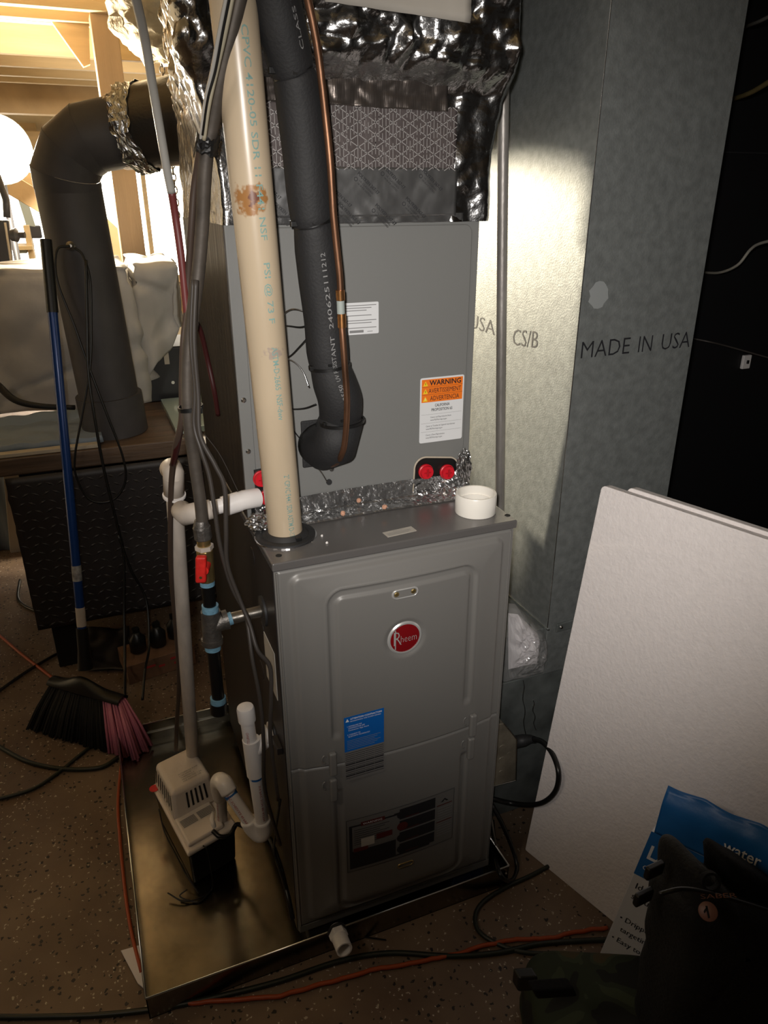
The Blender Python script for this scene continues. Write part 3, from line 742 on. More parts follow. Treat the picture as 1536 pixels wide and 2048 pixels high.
it += [('p', 'ink_black', [(.205, .113), (.214, .122), (.223, .113), (.218, .113), (.214, .118), (.210, .113)]), ('t', 'ink_white', 'WARNING', .034, .1205, .007, .04), ('r', 'sticker_beige', .030, .062, .028, .022)]
# laid as a curved sheet following the door bow
def curved_sticker(name, parent, x0, z0, wd, ht, base, items, label):
    def surf(a, c, e): x = x0 + a; z = z0 + c; return Vector((x, -depth(x, z, parent is ud) - .0006 - e, z))
    b = MB(); b.grid(lambda u, v: surf(u * wd, v * ht, 0), 24, 10); r_ = b.build(name, base, parent, smooth=True, label=label)
    by = {}
    for it in items:
        m_ = it[1]; bb = by.setdefault(m_, MB()); e = {'ink_black': .0005, 'ink_red': .0009, 'ink_maroon': .0009, 'ink_white': .0014, 'sticker_beige': .0007, 'ink_grey': .0011}.get(m_, .0006)
        if it[0] == 'r':
            _, _, x, y, ww, hh = it; n = max(1, int(ww / .01))
            bb.grid(lambda u, v: surf(x + u * ww, y + v * hh, e), n, max(1, int(hh / .02)))
        elif it[0] == 'p': bb.add([surf(x, y, e) for x, y in it[2]], [list(range(len(it[2])))])
        else: put_text(bb, it[2], it[5], lambda a, c: surf(it[3] + a, it[4] + c, e), 0, it[6] if len(it) > 6 else None)
    for m_, bb in by.items(): bb.build('printed_' + ('text' if 'ink' in m_ else 'patch'), m_, r_, kind='stuff')
    return r_
curved_sticker('instruction_label', ld, xa, za + .0, .237, .140, 'label_grey', it, 'dark printed operating instructions label')
# deck details
for x, y in ((.009, .020), (.441, .020)): MB().lathe((x + .006, y, .8635), (0, 0, 1), [(0, .0052), (.0012, .0052)], 16).build('deck_hole', 'slot_dark', fu)
F0 = px(774, 1073, z=.864); F1 = px(832, 1060, z=.864); dx = F1 - F0
sticker('deck_label', fu, (F0.x, F0.y - .004, .864), dx, Z_.cross(dx), dx.length, .021, 'sticker_beige', [('t', 'ink_grey', 'WARNING', .018, .015, .004), ('r', 'ink_grey', .004, .011, .046, .001), ('r', 'ink_grey', .004, .0075, .046, .001), ('r', 'ink_grey', .004, .004, .04, .001)])
vb = Vector((px(571, 1066, z=.87).x, px(571, 1066, z=.87).y, .864))
fl_ = MB().lathe(vb, (0, 0, 1), [(0, .054), (.002, .054), (.0025, .050)], 48).build('pipe_flange', 'chrome', fu, label='thin bright rim around the rubber boot')
MB().lathe(vb + Z_ * .002, (0, 0, 1), [(0, .0515), (.003, .0515), (.004, .046), (.0035, .040), (.010, .034), (.010, .026)], 48).build('rubber_boot', 'rubber_black', fl_, smooth='auto')
MB().box((vb.x + .008, vb.y - .040, .8695), (vb.x + .018, vb.y - .034, .876)).build('clamp_screw', 'plastic_black', fl_, bevel=.001)
# left side details: knockouts, rating plate
for y, z, r_ in ((.16, .80, .018), (.12, .67, .012), (.16, .55, .02), (.10, .42, .012)):
    MB().lathe((-.0015, y, z), (-1, 0, 0), [(0, r_), (.0012, r_ * .95)], 24).build('knockout', 'cabinet_side', fu)
MB().box((-.0025, .03, .57), (-.0015, .11, .67)).build('rating_plate', 'sticker_beige', fu)
MB().box((-.012, .02, .455), (-.0015, .06, .470)).build('side_bracket', 'cabinet_side', fu, bevel=.001)

# ring on the deck
rc = Vector((.4065, .060, .8645))
rc = Vector((px(957, 1022, z=.87).x, px(957, 1022, z=.87).y + .012, .8645))
tag(MB().lathe(rc, (0, 0, 1), [(0, .0335), (0, .0375), (.002, .0382), (.036, .0382), (.038, .037), (.038, .0335), (.022, .0325), (.022, .0305), (.010, .0305), (.010, .0325)], 56, closed=True).build('coupling_ring', 'pvc_bright', smooth='auto'),
    'short white plastic coupling ring standing on the furnace top', 'coupling')

# ================================================================== COIL CABINET
CY = .182; CZ = 1.368
co = thing('coil_cabinet', (W / 2, .43, .864), 'plain grey coil cabinet mounted on the furnace', 'cabinet')
MB().box((0, CY, .866), (W, .62, CZ)).build('casing', 'coil_grey', co, bevel=.002)
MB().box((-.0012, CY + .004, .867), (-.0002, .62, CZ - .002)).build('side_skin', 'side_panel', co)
# raised front panel with rounded top corner, slightly proud
P = []
for cx, cz, a0, r in ((.420, 1.345, 0, .014), (.035, 1.345, 90, .014), (.022, .872, 180, .002), (.433, .872, 270, .002)):
    for k in range(5):
        q = math.radians(a0 + k * 22.5); P.append((cx + r * math.cos(q), CY - .0005, cz + r * math.sin(q)))
MB().prism(P, (0, -.004, 0)).build('front_panel', 'coil_grey', co, bevel=.0018)
PY = CY - .0047
for x, z in ((.005, 1.086), (.006, .994), (.157, .941)):
    MB().lathe((x + .004, PY + (.004 if x < .02 or x > .44 else 0), z), (0, -1, 0), [(0, .0048), (.0015, .0045), (.003, .0025)], 14).build('screw', 'steel_screw', co, smooth='auto')
# stickers
it = [('r', 'sticker_orange', .003, .0795, .0855, .0435), ('r', 'ink_black', .003, .0938, .0855, .0004), ('r', 'ink_black', .003, .1085, .0855, .0004),
      ('t', 'ink_black', 'WARNING', .0185, .1115, .0135, .066, .0003), ('t', 'ink_black', 'AVERTISSEMENT', .0170, .0970, .0125, .068, .0), ('t', 'ink_black', 'ADVERTENCIA', .0205, .0825, .0125, .061, .0),
      ('t', 'ink_black', 'CALIFORNIA', .031, .0700, .0078, .031, .0001), ('t', 'ink_black', 'PROPOSITION 65', .024, .0615, .0078, .044, .0001),
      ('r', 'ink_grey', .003, .0555, .0855, .0004), ('r', 'ink_grey', .003, .0385, .0855, .0004), ('r', 'ink_grey', .003, .0215, .0855, .0004),
      ('t', 'ink_black', 'Cancer and Reproductive Harm', .022, .0485, .0045, .044), ('t', 'ink_black', 'www.P65Warnings.ca.gov', .022, .0430, .0045, .035),
      ('t', 'ink_black', "Cancer et Troubles de l'appareil reproducteur", .013, .0315, .0045, .062), ('t', 'ink_black', 'www.P65Warnings.ca.gov', .013, .0260, .0045, .035),
      ('t', 'ink_black', 'Cancer y Dano Reproductivo', .013, .0140, .0045, .040), ('t', 'ink_black', 'www.P65Warnings.ca.gov', .013, .0085, .0045, .035)]
for k in range(3):
    z = .0815 + k * .0146; it.append(('p', 'sticker_yellow', [(.0055, z), (.0155, z), (.0105, z + .0095)])); it.append(('r', 'ink_white', .0100, z + .0022, .0010, .0040))
sticker('warning_label', co, (.338, PY, .9685), X_, Z_, .0915, .1262, 'sticker_white', it, 'orange and white warning label')
tx = ['3412345  RC12341234', 'R410A REFRIG  0000047', 'VOLTS     208/230', '', 'PSI  HIGH SIDE 450', '', 'CHARGE    FACTORY', 'GREEN DUCT SYSTEM, INC.', '', 'DESIGN DATA, PRESSURE']
it = [('r', 'ink_grey', .001, .0485 - i * .0042, .062 - (i % 3) * .009, .0013) for i in (0, 1, 2, 4, 6, 7, 9)] + [('r', 'ink_grey', .013, .003, .026, .0045), ('r', 'ink_grey', .046, .004, .010, .001)]
sticker('rating_label', co, (.188, PY, 1.183), X_, Z_, .0675, .054, 'sticker_white', it, 'small white printed rating label')
# ports: right pair
def capport(x, z, r, parent, y=PY - .012):
    c_ = MB().lathe((x, y + .008, z), (0, -1, 0), [(0, r + .0015), (.004, r + .0015), (.005, r), (.011, r - .001), (.011, r - .004)], 28).build('drain_plug', 'cap_red', parent, smooth='auto')
    MB().box((x - .0022, y - .0055, z - r * .55), (x + .0022, y - .003, z + r * .55)).build('plug_bar', 'cap_red_dark', c_, bevel=.0006)
    MB().box((x - r * .5, y - .0045, z - .001), (x + r * .5, y - .003, z + .001)).build('plug_bar', 'cap_red_dark', c_)
def hull(cs, n=10):
    out = []
    for cx, cz, r, a0, a1 in cs:
        for k in range(n + 1): q = math.radians(a0 + (a1 - a0) * k / n); out.append((cx + r * math.cos(q), PY, cz + r * math.sin(q)))
    return out
P = hull([(.401, .911, .022, -40, 75), (.350, .918, .022, 85, 185)]) + [(.326, PY, .872), (.418, PY, .872)]
ps = MB().prism(P, (0, -.003, 0)).build('port_plate', 'plastic_black', co)
Q = [Vector(p) for p in P]
MB().tube([q + Vector((0, -.002, 0)) for q in Q[:-2]] + [Vector((.326, PY - .002, .872))], .0018, 8).build('gasket', 'sheet_cream', ps, smooth=True)
capport(.3505, .912, .0135, ps); capport(.3965, .905, .0135, ps)
P = [(.016, PY, .960), (.040, PY, .962), (.060, PY, .93), (.060, PY, .872), (.006, PY, .872), (.006, PY, .905), (.016, PY, .92)]
ps = MB().prism(P, (0, -.004, 0)).build('port_plate', 'plastic_black', co)
capport(.0275, .944, .0135, ps); capport(.0365, .907, .0135, ps)
# line set gasket
MB().box((.105, PY - .006, 1.008), (.150, PY, 1.040)).build('foam_gasket', 'foam_black', co, bevel=.004)
MB().box((.105, PY - .006, .952), (.175, PY, .985)).build('foam_gasket', 'foam_black', co, bevel=.006)
MB().lathe((.1545, PY, .917), (0, -1, 0), [(0, .0055), (.003, .0055), (.003, .002)], 16).build('grommet', 'rubber_black', co)

# deck foil tape between coil and furnace (crumpled, printed)
def deck_tape(u, v):
    x = .012 + .430 * u; s = v * .085
    if s < .030: y, z = PY - .0015, .898 - s + (.02 * max(0, u - .9) * 10)
    else: y, z = PY - .0015 - (s - .030), .868 - .002 * (1 if s > .04 else 0)
    k = .004 + .014 * sst(.72, .98, u) + .010 * sst(.08, 0, u)
    z += crumple((x, y, z), k, 38) * (1 if s > .03 else .3); y -= crumple((x, z, y + 4), k * .8, 38) * (1 if s < .045 else .2)
    if v == 1: z = .8652
    y -= .004 * nz((x * 6, 0, 0))
    return Vector((x, y, z))
dt = tag(MB().grid(deck_tape, 200, 34).build('foil_tape', 'foil_flat', solid=.0006), 'printed foil tape sealing the coil cabinet to the furnace top', 'tape')
def tape_print(parent, anchors, surf, size, ang, m='print_dark'):
    ca, sa = math.cos(ang), math.sin(ang)
    for ax, ay in anchors:
        b = MB()
        def fn(a, c): return surf(ax + a * ca - c * sa, ay + a * sa + c * ca)
        put_text(b, 'POLYKEN 367-17', size, fn, .0002, size * 6.2)
        for i, s_ in enumerate(('UL CLASSIFIED', '181B-FX LISTED')):
            put_text(b, s_, size * .55, lambda a, c, i=i: fn(a + size * 1.2, c - size * (.8 + .65 * i)), 0, size * 4)
        n = 10
        for r1 in (.45 * size,):
            P = [fn(size * .4 + r1 * math.cos(q * .628), -size * .95 + r1 * math.sin(q * .628)) for q in range(10)]; P2 = [fn(size * .4 + r1 * .7 * math.cos(q * .628), -size * .95 + r1 * .7 * math.sin(q * .628)) for q in range(10)]
            b.add(P + P2, [[i, (i + 1) % 10, 10 + (i + 1) % 10, 10 + i] for i in range(10)])
        b.build('printed_mark', m, parent)
tape_print(dt, [(.03 + .075 * i, .168 - .030 * (i % 2)) for i in range(5)], lambda x, y: Vector((x, min(y, PY - .008), .8765)) if y < PY - .004 else Vector((x, PY - .009, .876 + (y - PY))), .0085, -.35)
# foil wads at both ends
def wad(c0_, r, name, label, seed, sx=1, sy=1, sz=1, m='foil', n=46):
    def fn(u, v):
        a = 2 * math.pi * u; b = math.pi * (.02 + .96 * v); d = Vector((math.sin(b) * math.cos(a), math.sin(b) * math.sin(a), math.cos(b)))
        k = r * (1 - crumple(d * 1.0 + Vector((seed, 0, 0)), .42, 2.6) + .12 * nz(d * 7 + Vector((seed, 2, 0))))
        return Vector(c0_) + Vector((d.x * sx, d.y * sy, d.z * sz)) * k
    o = MB().grid(fn, n, n // 2, True).build(name, m)
    return tag(o, label, 'foil') if label else o
wad((.018, .135, .876), .034, 'foil_wad', 'crinkled foil tape bundled at the left end of the furnace top', 1, 1, 1, .55)
wad((.434, PY - .006, .908), .036, 'foil_wad', 'crinkled foil tape climbing the right lower corner of the coil cabinet', 7, .55, .30, 1.2)
for i, (u, v) in enumerate(((686, 1029), (718, 1003), (769, 1016))):
    tag(wad((px(u, v, z=.878).x, px(u, v, z=.878).y, .880), .0055, 'putty_crumb', None, i + 3, m='crumb', n=12),
        '%s of the three pinkish crumbs on the foil tape' % ('leftmost', 'middle', 'rightmost')[i], 'debris', 'crumbs on the foil tape')
for i, (u, v) in enumerate(((644, 1072), (654, 1086))):
    tag(wad((px(u, v, z=.865).x, px(u, v, z=.865).y, .8655), .0028, 'white_chip', None, i + 8, m='pvc_white', n=10),
        '%s white chip on the furnace top beside the cream pipe' % ('farther', 'nearer')[i], 'debris', 'white chips on the furnace top')

# ================================================================== PLENUM
pl = thing('foil_plenum', (W / 2, .43, CZ), 'supply plenum wrapped in wrinkled foil and scrim above the coil cabinet', 'duct')
def plen(u, v):
    z = CZ - .004 + .64 * v; k = sst(1.42, 1.60, z); k2 = sst(1.55, 1.60, z)
    x0, x1, y0, y1 = 0 - .025 * k - .015 * k2, W + .008 + .022 * k, CY - .006 - .035 * k2, .62
    s = u * 4; i = int(s) % 4; t = s - int(s)
    c = [(x0, y0), (x1, y0), (x1, y1), (.006 * k, y1 - .03)]; a, b = c[i], c[(i + 1) % 4]
    p = Vector((a[0] + (b[0] - a[0]) * t, a[1] + (b[1] - a[1]) * t, z)); n = [Vector((0, -1, 0)), Vector((1, 0, 0)), Vector((0, 1, 0)), Vector((-1, 0, 0))][i]
    amp = .004 + .026 * sst(1.56, 1.62, z)
    if i == 0 and t > .84: amp = max(amp, .012)
    if i == 3: amp = .004 + .012 * sst(1.5, 1.6, z)
    if i == 1: amp = .007
    c_ = Vector(((x0 + x1) / 2, (y0 + y1) / 2, z))
    return p + n * (amp * 1.0 * abs(noise.noise(p * 13)) + amp * .9 * abs(noise.noise(p * 26 + Vector((5, 2, 1)))) + amp * .35 * abs(noise.noise(p * 58)))
b = MB(); b.grid(plen, 360, 150, True); b.build('foil_wrap', 'foil', pl, smooth=True)
tag(MB().box((.20, .66, 1.510), (1.05, 1.55, 1.95)).build('trunk_duct', 'galvanized_dull', bevel=.003), 'galvanized trunk duct behind the foil plenum meeting the black elbow', 'duct')
# flat bands on the front
FY = CY - .008
def bandf(name, x0, x1, z0, z1, m, y, wob=.002, amp=.0015, n=(80, 20), label=None, tilt=0):
    def fn(u, v):
        x = x0 + (x1 - x0) * u; z = z0 + (z1 - z0) * v + tilt * (u - .5) + wob * nz((x, v * 5, 1), 25)
        return Vector((x, y - crumple((x, y, z), amp, 18) , z))
    return MB().grid(fn, *n).build(name, m, pl, solid=.0005, label=label, smooth=True)
lower = bandf('printed_tape', .030, .395, 1.374, 1.447, 'foil_printed', FY - .004, .001, .003, label='grey foil tape band with slanted black print')
tape_print(lower, [(.052, 1.430), (.168, 1.418), (.216, 1.437), (.262, 1.445), (.300, 1.400), (.246, 1.390), (.182, 1.392), (.330, 1.442), (.075, 1.395)], lambda x, z: Vector((x, FY - .0072, min(z, 1.446))), .0075, -.72)
bandf('edge_tape', .030, .41, 1.364, 1.378, 'foil_flat', FY - .003, .001, .004)
sc = bandf('scrim_facing', .018, .392, 1.443, 1.536, 'scrim_backing', FY - .003, .0008, .002, label='brown-grey facing with white reinforcing threads')
bandf('brown_tape', .015, .372, 1.532, 1.578, 'foil_brown', FY - .006, .002, .008, label='plain brown-grey tape band', tilt=-.006)
b = MB()
def strip(p, q, wd):
    p, q = Vector(p), Vector(q); d = (q - p).normalized(); n = Vector((-d.z, 0, d.x)) * wd / 2
    b.add([p - n, q - n, q + n, p + n], [[0, 1, 2, 3]])
rnd = random.Random(2); ys = FY - .0062
for i in range(-6, 20):
    for sg in (1, -1):
        xa_ = .018 + i * .0235 * 1.25
        x0_, z0_, x1_, z1_ = xa_, 1.443, xa_ + .155 * sg, 1.536
        if sg < 0: x0_, x1_ = xa_ + .05, xa_ + .05 - .155
        # clip to the band
        t0_, t1_ = 0, 1; dx_ = x1_ - x0_
        for lim in (.018, .392):
            t = (lim - x0_) / dx_
            if (lim == .018) == (dx_ > 0): t0_ = max(t0_, t)
            else: t1_ = min(t1_, t)
        if t1_ > t0_: strip((x0_ + dx_ * t0_, ys, z0_ + (z1_ - z0_) * t0_), (x0_ + dx_ * t1_, ys, z0_ + (z1_ - z0_) * t1_), .0012)
for i in range(62):
    x = .020 + i * .006; seg = rnd.randint(2, 5)
    for k in range(seg):
        z = 1.443 + .093 * k / seg + rnd.random() * .006; strip((x, ys, z), (x, ys, min(1.536, z + .093 / seg * rnd.uniform(.5, 1))), .0009)
b.build('scrim_threads', 'scrim_thread', pl, kind='stuff')
wp = px(640, 4, y=.12)
MB().grid(lambda u, v: Vector((.150 + .225 * u, .105 - crumple((u, v, 0), .004, 6), 1.650 + (-.010 * u) + .11 * v)), 20, 10).build('paper_sheet', 'sticker_beige', pl, smooth=True, solid=.001, label='pale paper sheet taped on the foil')
# ================================================================== VENT PIPE
vp = thing('vent_pipe', vb, 'tall cream plastic vent pipe rising from the furnace top', 'pipe')
A_, B_ = Vector((vb.x, vb.y, .868)), px(466, 0, y=.03); B_ = A_ + (B_ - A_) * 1.77
RV = .0295
MB().tube([A_, A_.lerp(B_, .25), A_.lerp(B_, .5), B_], RV, 48).build('pipe', 'vent_cream', vp, smooth='auto')
dv = (B_ - A_).normalized()
tocam = (CP - A_); tocam = (tocam - dv * tocam.dot(dv)).normalized(); side = dv.cross(tocam)
def vtext(b, s_, t, ang, size, wd, flip=1):
    """text running down the pipe; t = start distance up from the deck"""
    for_ = lambda a, c: (A_ + dv * (t - a) + (tocam * math.cos(ang + c / RV) + side * math.sin(ang + c / RV)) * (RV + .0003))
    b = MB(); put_text(b, s_, size, for_, .0001, wd); b.build('printed_text', 'ink_teal', vp)
b = None; an = 0.22
vtext(b, 'CPVC 4120-05 SDR 11 F441 NSF', .735, an, .013, .25); vtext(b, 'PSI @ 73 F', .455, an, .013, .085)
vtext(b, 'ASTM-D-2665  NSF-dwv', .335, an, .013, .115); vtext(b, '2" CPVC F441 SDR ASTM D-1784', .125, an, .013, .125)

# ================================================================== LINE SET
ls = thing('insulated_line', px(655, 880, y=.12), 'thick black foam-insulated refrigerant line rising in front of the coil cabinet', 'pipe')
ctr = [(672, 858, .150, .038), (680, 838, .118, .037), (680, 800, .100, .0385), (668, 762, .098, .037), (660, 733, .098, .0335), (655, 700, .098, .0355), (650, 640, .095, .0345), (640, 560, .090, .0345), (633, 500, .085, .034),
       (628, 462, .080, .031), (626, 447, .078, .0288), (622, 430, .076, .032), (617, 380, .072, .0335), (610, 300, .066, .0335), (600, 220, .058, .033), (592, 165, .050, .031), (588, 146, .048, .0285), (582, 128, .045, .031), (565, 60, .035, .0325), (546, -20, .025, .0325), (520, -120, .01, .032), (470, -320, -.02, .032), (420, -560, -.03, .032)]
pts = [px(a, b_, y=c) for a, b_, c, r in ctr]; P = smooth_path(pts, 6); R_ = []
for i in range(len(ctr) - 1):
    for k in range(6): R_.append(ctr[i][3] + (ctr[i + 1][3] - ctr[i][3]) * k / 6)
R_.append(ctr[-1][3]); R_ = [r * .97 for r in R_]
MB().tube(P, R_, 32).build('foam_sleeve', 'foam_black', ls, smooth=True)
el = smooth_path([(px(640, 895, y=.172)), px(652, 880, y=.150), px(663, 862, y=.118), px(676, 840, y=.105)], 6)
MB().tube([Vector((.138, PY - .001, .994)), Vector((.139, .150, .995)), Vector((.150, .118, 1.010)), px(684, 838, y=.108)], [.040, .041, .0405, .037], 32).build('elbow_sleeve', 'foam_black', ls, smooth=True)
for u_, v_, y_, r_, u2, v2 in ((626, 447, .078, .0285, 622, 430), (588, 146, .048, .0283, 582, 128), (659, 731, .098, .0335, 655, 700), (684, 842, .104, .038, 680, 800)):
    c_ = px(u_, v_, y=y_); d = (px(u2, v2, y=y_) - c_).normalized()
    z_ = MB(); ring(z_, c_, d, r_ - .002, r_ + .0012, .0048, 36); zt_ = z_.build('zip_tie', 'plastic_black', ls, smooth='auto')
    MB().box(c_ + Vector((-.037, -.014, -.004)), c_ + Vector((-.027, -.005, .004))).build('tie_head', 'plastic_black', zt_, bevel=.001)
    q = c_ + (CP - c_).normalized() * (r_ + .001)
    MB().box(q + Vector((-.002, -.002, -.002)), q + Vector((.004, .001, .002))).build('tie_clip', 'chrome' if v_ < 500 else 'plastic_black', zt_)
b = MB()
def sleeve_text(s_, i0, i1, ang, size):
    p0_, p1_ = P[i0], P[i1]; dd = (p1_ - p0_).normalized(); tc_ = CP - p0_; tc_ = (tc_ - dd * tc_.dot(dd)).normalized(); sd = dd.cross(tc_); L = (p1_ - p0_).length
    def fn(a, c):
        t = a / L; k = i0 + (i1 - i0) * t; j = max(0, min(len(P) - 2, int(k))); p = P[j].lerp(P[j + 1], k - j); rr = R_[j] + .0006
        return p + (tc_ * math.cos(ang - c / rr) + sd * math.sin(ang - c / rr)) * rr
    b = MB(); put_text(b, s_, size, fn, 0, L); b.build('printed_text', 'ink_grey', ls)
sleeve_text('25/50  UV RESISTANT  240625111212', 14, 48, .35, .010)
sleeve_text('CLASS 25/50', 105, 118, .75, .008)
# copper liquid line
cl = thing('copper_line', px(690, 880, y=.06), 'bare copper liquid line running beside the black insulation', 'pipe')
cpts = pp((640, 925, .160), (668, 928, .11), (685, 905, .075), (692, 860, .062), (694, 800, .055), (690, 740, .052), (686, 680, .050), (683, 640, .050), (680, 560, .046), (674, 500, .042), (667, 430, .036), (664, 380, .032), (660, 320, .028), (652, 240, .022), (643, 160, .014), (634, 90, .006), (618, 10, -.004), (600, -60, -.015), (560, -200, -.03), (460, -560, -.04))
MB().tube(smooth_path(cpts, 6), .0052, 16).build('tube', 'copper', cl, smooth=True)
MB().tube(pp((684, 655, .050), (683, 628, .050)), .0068, 16).build('coupling', 'copper_bright', cl, smooth='auto')
MB().tube(pp((681, 600, .048), (680, 580, .047)), .0070, 16).build('coupling', 'copper_bright', cl, smooth='auto')
MB().tube(pp((682, 627, .049), (681, 601, .048)), .0062, 16).build('filter_tag', 'tool_grey', cl, smooth='auto')
# thermostat / sensing wires behind the sleeve
sw_ = thing('sensor_wires', px(600, 700, y=.15), 'thin black bare wires looping between cream pipe and insulation', 'wire')
for q in (((560, 640, .15), (572, 624, .14), (590, 618, .13), (618, 626, .12)), ((560, 650, .15), (580, 652, .14), (600, 654, .13), (618, 650, .12)), ((560, 720, .15), (580, 712, .14), (600, 692, .13), (618, 672, .12)),
          ((560, 716, .15), (585, 722, .14), (605, 742, .13), (618, 775, .12)), ((560, 816, .15), (585, 818, .14), (610, 816, .13), (632, 808, .12)), ((585, 858, .15), (598, 875, .15), (620, 900, .15), (628, 915, .16))):
    wire('strand', pp(*q), .0011, 'chrome' if q[0][1] in (640, 716) else 'wire_black', sw_, 6)
wire('strand', [px(632, 918, y=.165), px(636, 935, y=.16), px(645, 948, y=.165), px(655, 965, y=.176)], .0012, 'galv_pipe', sw_, 6)

# ================================================================== CONDENSATE DRAIN FROM COIL
cd = thing('condensate_drain', px(350, 960, y=.22), 'off-white plastic drain pipe running down to the pump from the coil outlet', 'pipe')
RP = .0135
q0, q1, q2, q3 = px(515, 995, y=.170), px(487, 1000, y=.160), px(450, 1012, y=.158), px(388, 1026, y=.158)
MB().tube([q0, q0.lerp(q1, .5), q1, q1.lerp(q2, .3)], [.0175, .0175, .0175, .0165], 24).build('elbow_fitting', 'pvc_white', cd, smooth='auto')
MB().tube([q1.lerp(q2, .2), q1.lerp(q2, 1.1)], .0180, 24).build('coupling', 'pvc_white', cd, smooth='auto')
MB().tube([q1, q3], .0133, 24).build('arm', 'pvc_white', cd, smooth='auto')
MB().tube([q2.lerp(q3, .45), q2.lerp(q3, .62), q3, px(372, 1030, y=.170), px(364, 1022, y=.195), px(362, 1020, y=.225)], [.0175, .0175, .0180, .0185, .0185, .018], 24).build('elbow_fitting', 'pvc_old', cd, smooth=True)
v0, v1 = px(346, 955, y=.222), px(386, 1520, y=.46)
MB().tube([v0, v0.lerp(v1, .5), v1], .0150, 28).build('riser', 'pvc_old', cd, smooth='auto')
MB().tube([px(340, 938, y=.27), px(343, 936, y=.245), px(347, 946, y=.222), v0.lerp(v1, .04)], .0185, 24).build('elbow_fitting', 'pvc_old', cd, smooth=True)
z_ = MB(); ring(z_, v0.lerp(v1, .045), v1 - v0, .015, .0205, .004, 28); z_.build('socket_lip', 'pvc_white', cd, smooth='auto')

# ================================================================== GAS LINE
gs = thing('gas_line', px(432, 1235, y=.095), 'gas supply pipe with black iron fittings entering the furnace side', 'pipe')
G = .095
def gp(u_, v_, y=G): return px(u_, v_, y=y)
MB().tube(smooth_path([gp(520, -170, -.02), gp(482, -20, 0), gp(463, 60, .01), gp(440, 160, .03), (gp(425, 245, .05)), gp(414, 300, .06), gp(408, 370, .07), gp(405, 440, .08), gp(397, 540, .09), gp(384, 640, .09), gp(375, 740, .09), gp(378, 840, .09), gp(390, 930, .095), gp(400, 1000, .095), gp(405, 1050, .095)], 8), .0098, 18).build('flexible_pipe', 'flex_gas', gs, smooth=True)
def sec(name, a, b_, r, m, n=24, **k): return MB().tube([gp(*a), gp(*b_)], r, n).build(name, m, gs, smooth='auto' if n > 8 else False, **k)
sec('flare_nut', (403, 1052), (407, 1078), .0150, 'iron_grey', 8, bevel=.002)
MB().tube([gp(402, 1040), gp(403, 1056)], [.0105, .0145], 18).build('flare_sleeve', 'iron_grey', gs, smooth='auto')
sec('threaded_adapter', (407, 1078), (408, 1092), .0115, 'brass')
sec('hex_ring', (408, 1090), (409, 1098), .0155, 'pvc_old', 6)
vb_ = sec('valve_body', (409, 1098), (414, 1162), .0145, 'brass', 8, bevel=.003)
h = gp(404, 1140, .068); up = (gp(404, 1120, .068) - h).normalized()
MB().lathe(h + Vector((.010, .018, 0)), (-.35, -1, 0), [(0, .008), (.024, .008)], 16).build('stem', 'valve_red', vb_, smooth='auto')
hd_ = MB().obox(h - up * .0215 + Vector((-.012, -.004, 0)), Vector((.017, -.006, 0)), Vector((.004, .012, 0)), up * .048).build('valve_handle', 'valve_red', vb_, bevel=.004, seg=3)
MB().lathe(h + Vector((-.004, -.006, -.010)), (-.33, -1, 0), [(0, .0025), (.0016, .0025)], 12).build('handle_hole', 'brass', hd_)
sec('dope_ring', (414, 1160), (415, 1170), .0125, 'dope_blue')
sec('nipple', (415, 1168), (420, 1216), .0112, 'iron_black')
sec('dope_ring', (420, 1210), (421, 1226), .0145, 'dope_blue')
sec('tee_fitting', (421, 1222), (425, 1282), .0168, 'iron_grey')
sec('tee_band', (424, 1276), (425, 1286), .0190, 'iron_grey')
sec('dope_ring', (425, 1286), (426, 1298), .0142, 'dope_blue')
sec('drip_leg', (426, 1296), (437, 1400), .0115, 'iron_black')
sec('dope_ring', (436, 1394), (437, 1408), .0142, 'dope_blue')
sec('end_cap', (437, 1404), (438, 1424), .0160, 'iron_black')
MB().tube([gp(424, 1252), gp(448, 1240)], [.0155, .0165], 24).build('tee_branch', 'iron_grey', gs, smooth='auto')
MB().tube([gp(446, 1241), gp(456, 1238)], .0178, 24).build('tee_band', 'iron_grey', gs, smooth='auto')
MB().tube([gp(455, 1239), gp(464, 1236)], .0118, 24).build('dope_ring', 'dope_blue', gs, smooth='auto')
MB().tube([gp(462, 1237), Vector((-.001, G, px(530, 1222, x=0).z))], .0108, 24).build('side_nipple', 'galv_pipe', gs, smooth='auto')
MB().lathe((-.0015, G, px(530, 1222, x=0).z), (-1, 0, 0), [(0, .028), (.004, .028), (.006, .02), (.006, .012)], 28).build('wall_grommet', 'rubber_black', gs, smooth='auto')

# ================================================================== TUBES AND WIRES LEFT OF THE PIPE
wr = thing('vinyl_tube', px(330, 300, y=.10), 'slim pale grey tube crossing in front of the duct collar, turning dark red below', 'tube')
p_ = pp((255, -60, .0), (275, 10, .02), (292, 90, .05), (305, 170, .07), (322, 270, .09), (333, 335, .10), (343, 385, .11))
MB().tube(smooth_path(p_, 8), .0058, 14).build('clear_length', 'tube_clear', wr, smooth=True)
MB().tube(smooth_path(pp((343, 383, .11), (352, 440, .12), (363, 520, .12), (371, 600, .12), (376, 650, .12)), 8), .0055, 14).build('red_length', 'wire_red_bright', wr, smooth=True, label='dark red lower stretch')
wr = thing('pale_cable_pair', px(410, 280, y=.03), 'two thin pale cables taped to the gas pipe high up left of the cream pipe', 'cable')
wire('cable', pp((460, -40, -.05), (440, 60, -.03), (425, 140, -.01), (412, 200, .01), (404, 262, .03), (402, 285, .04)), .0028, 'tube_clear', wr)
wire('cable', pp((472, -40, -.05), (452, 60, -.03), (436, 130, -.01), (418, 210, .01), (408, 280, .03)), .0026, 'wire_tan', wr)
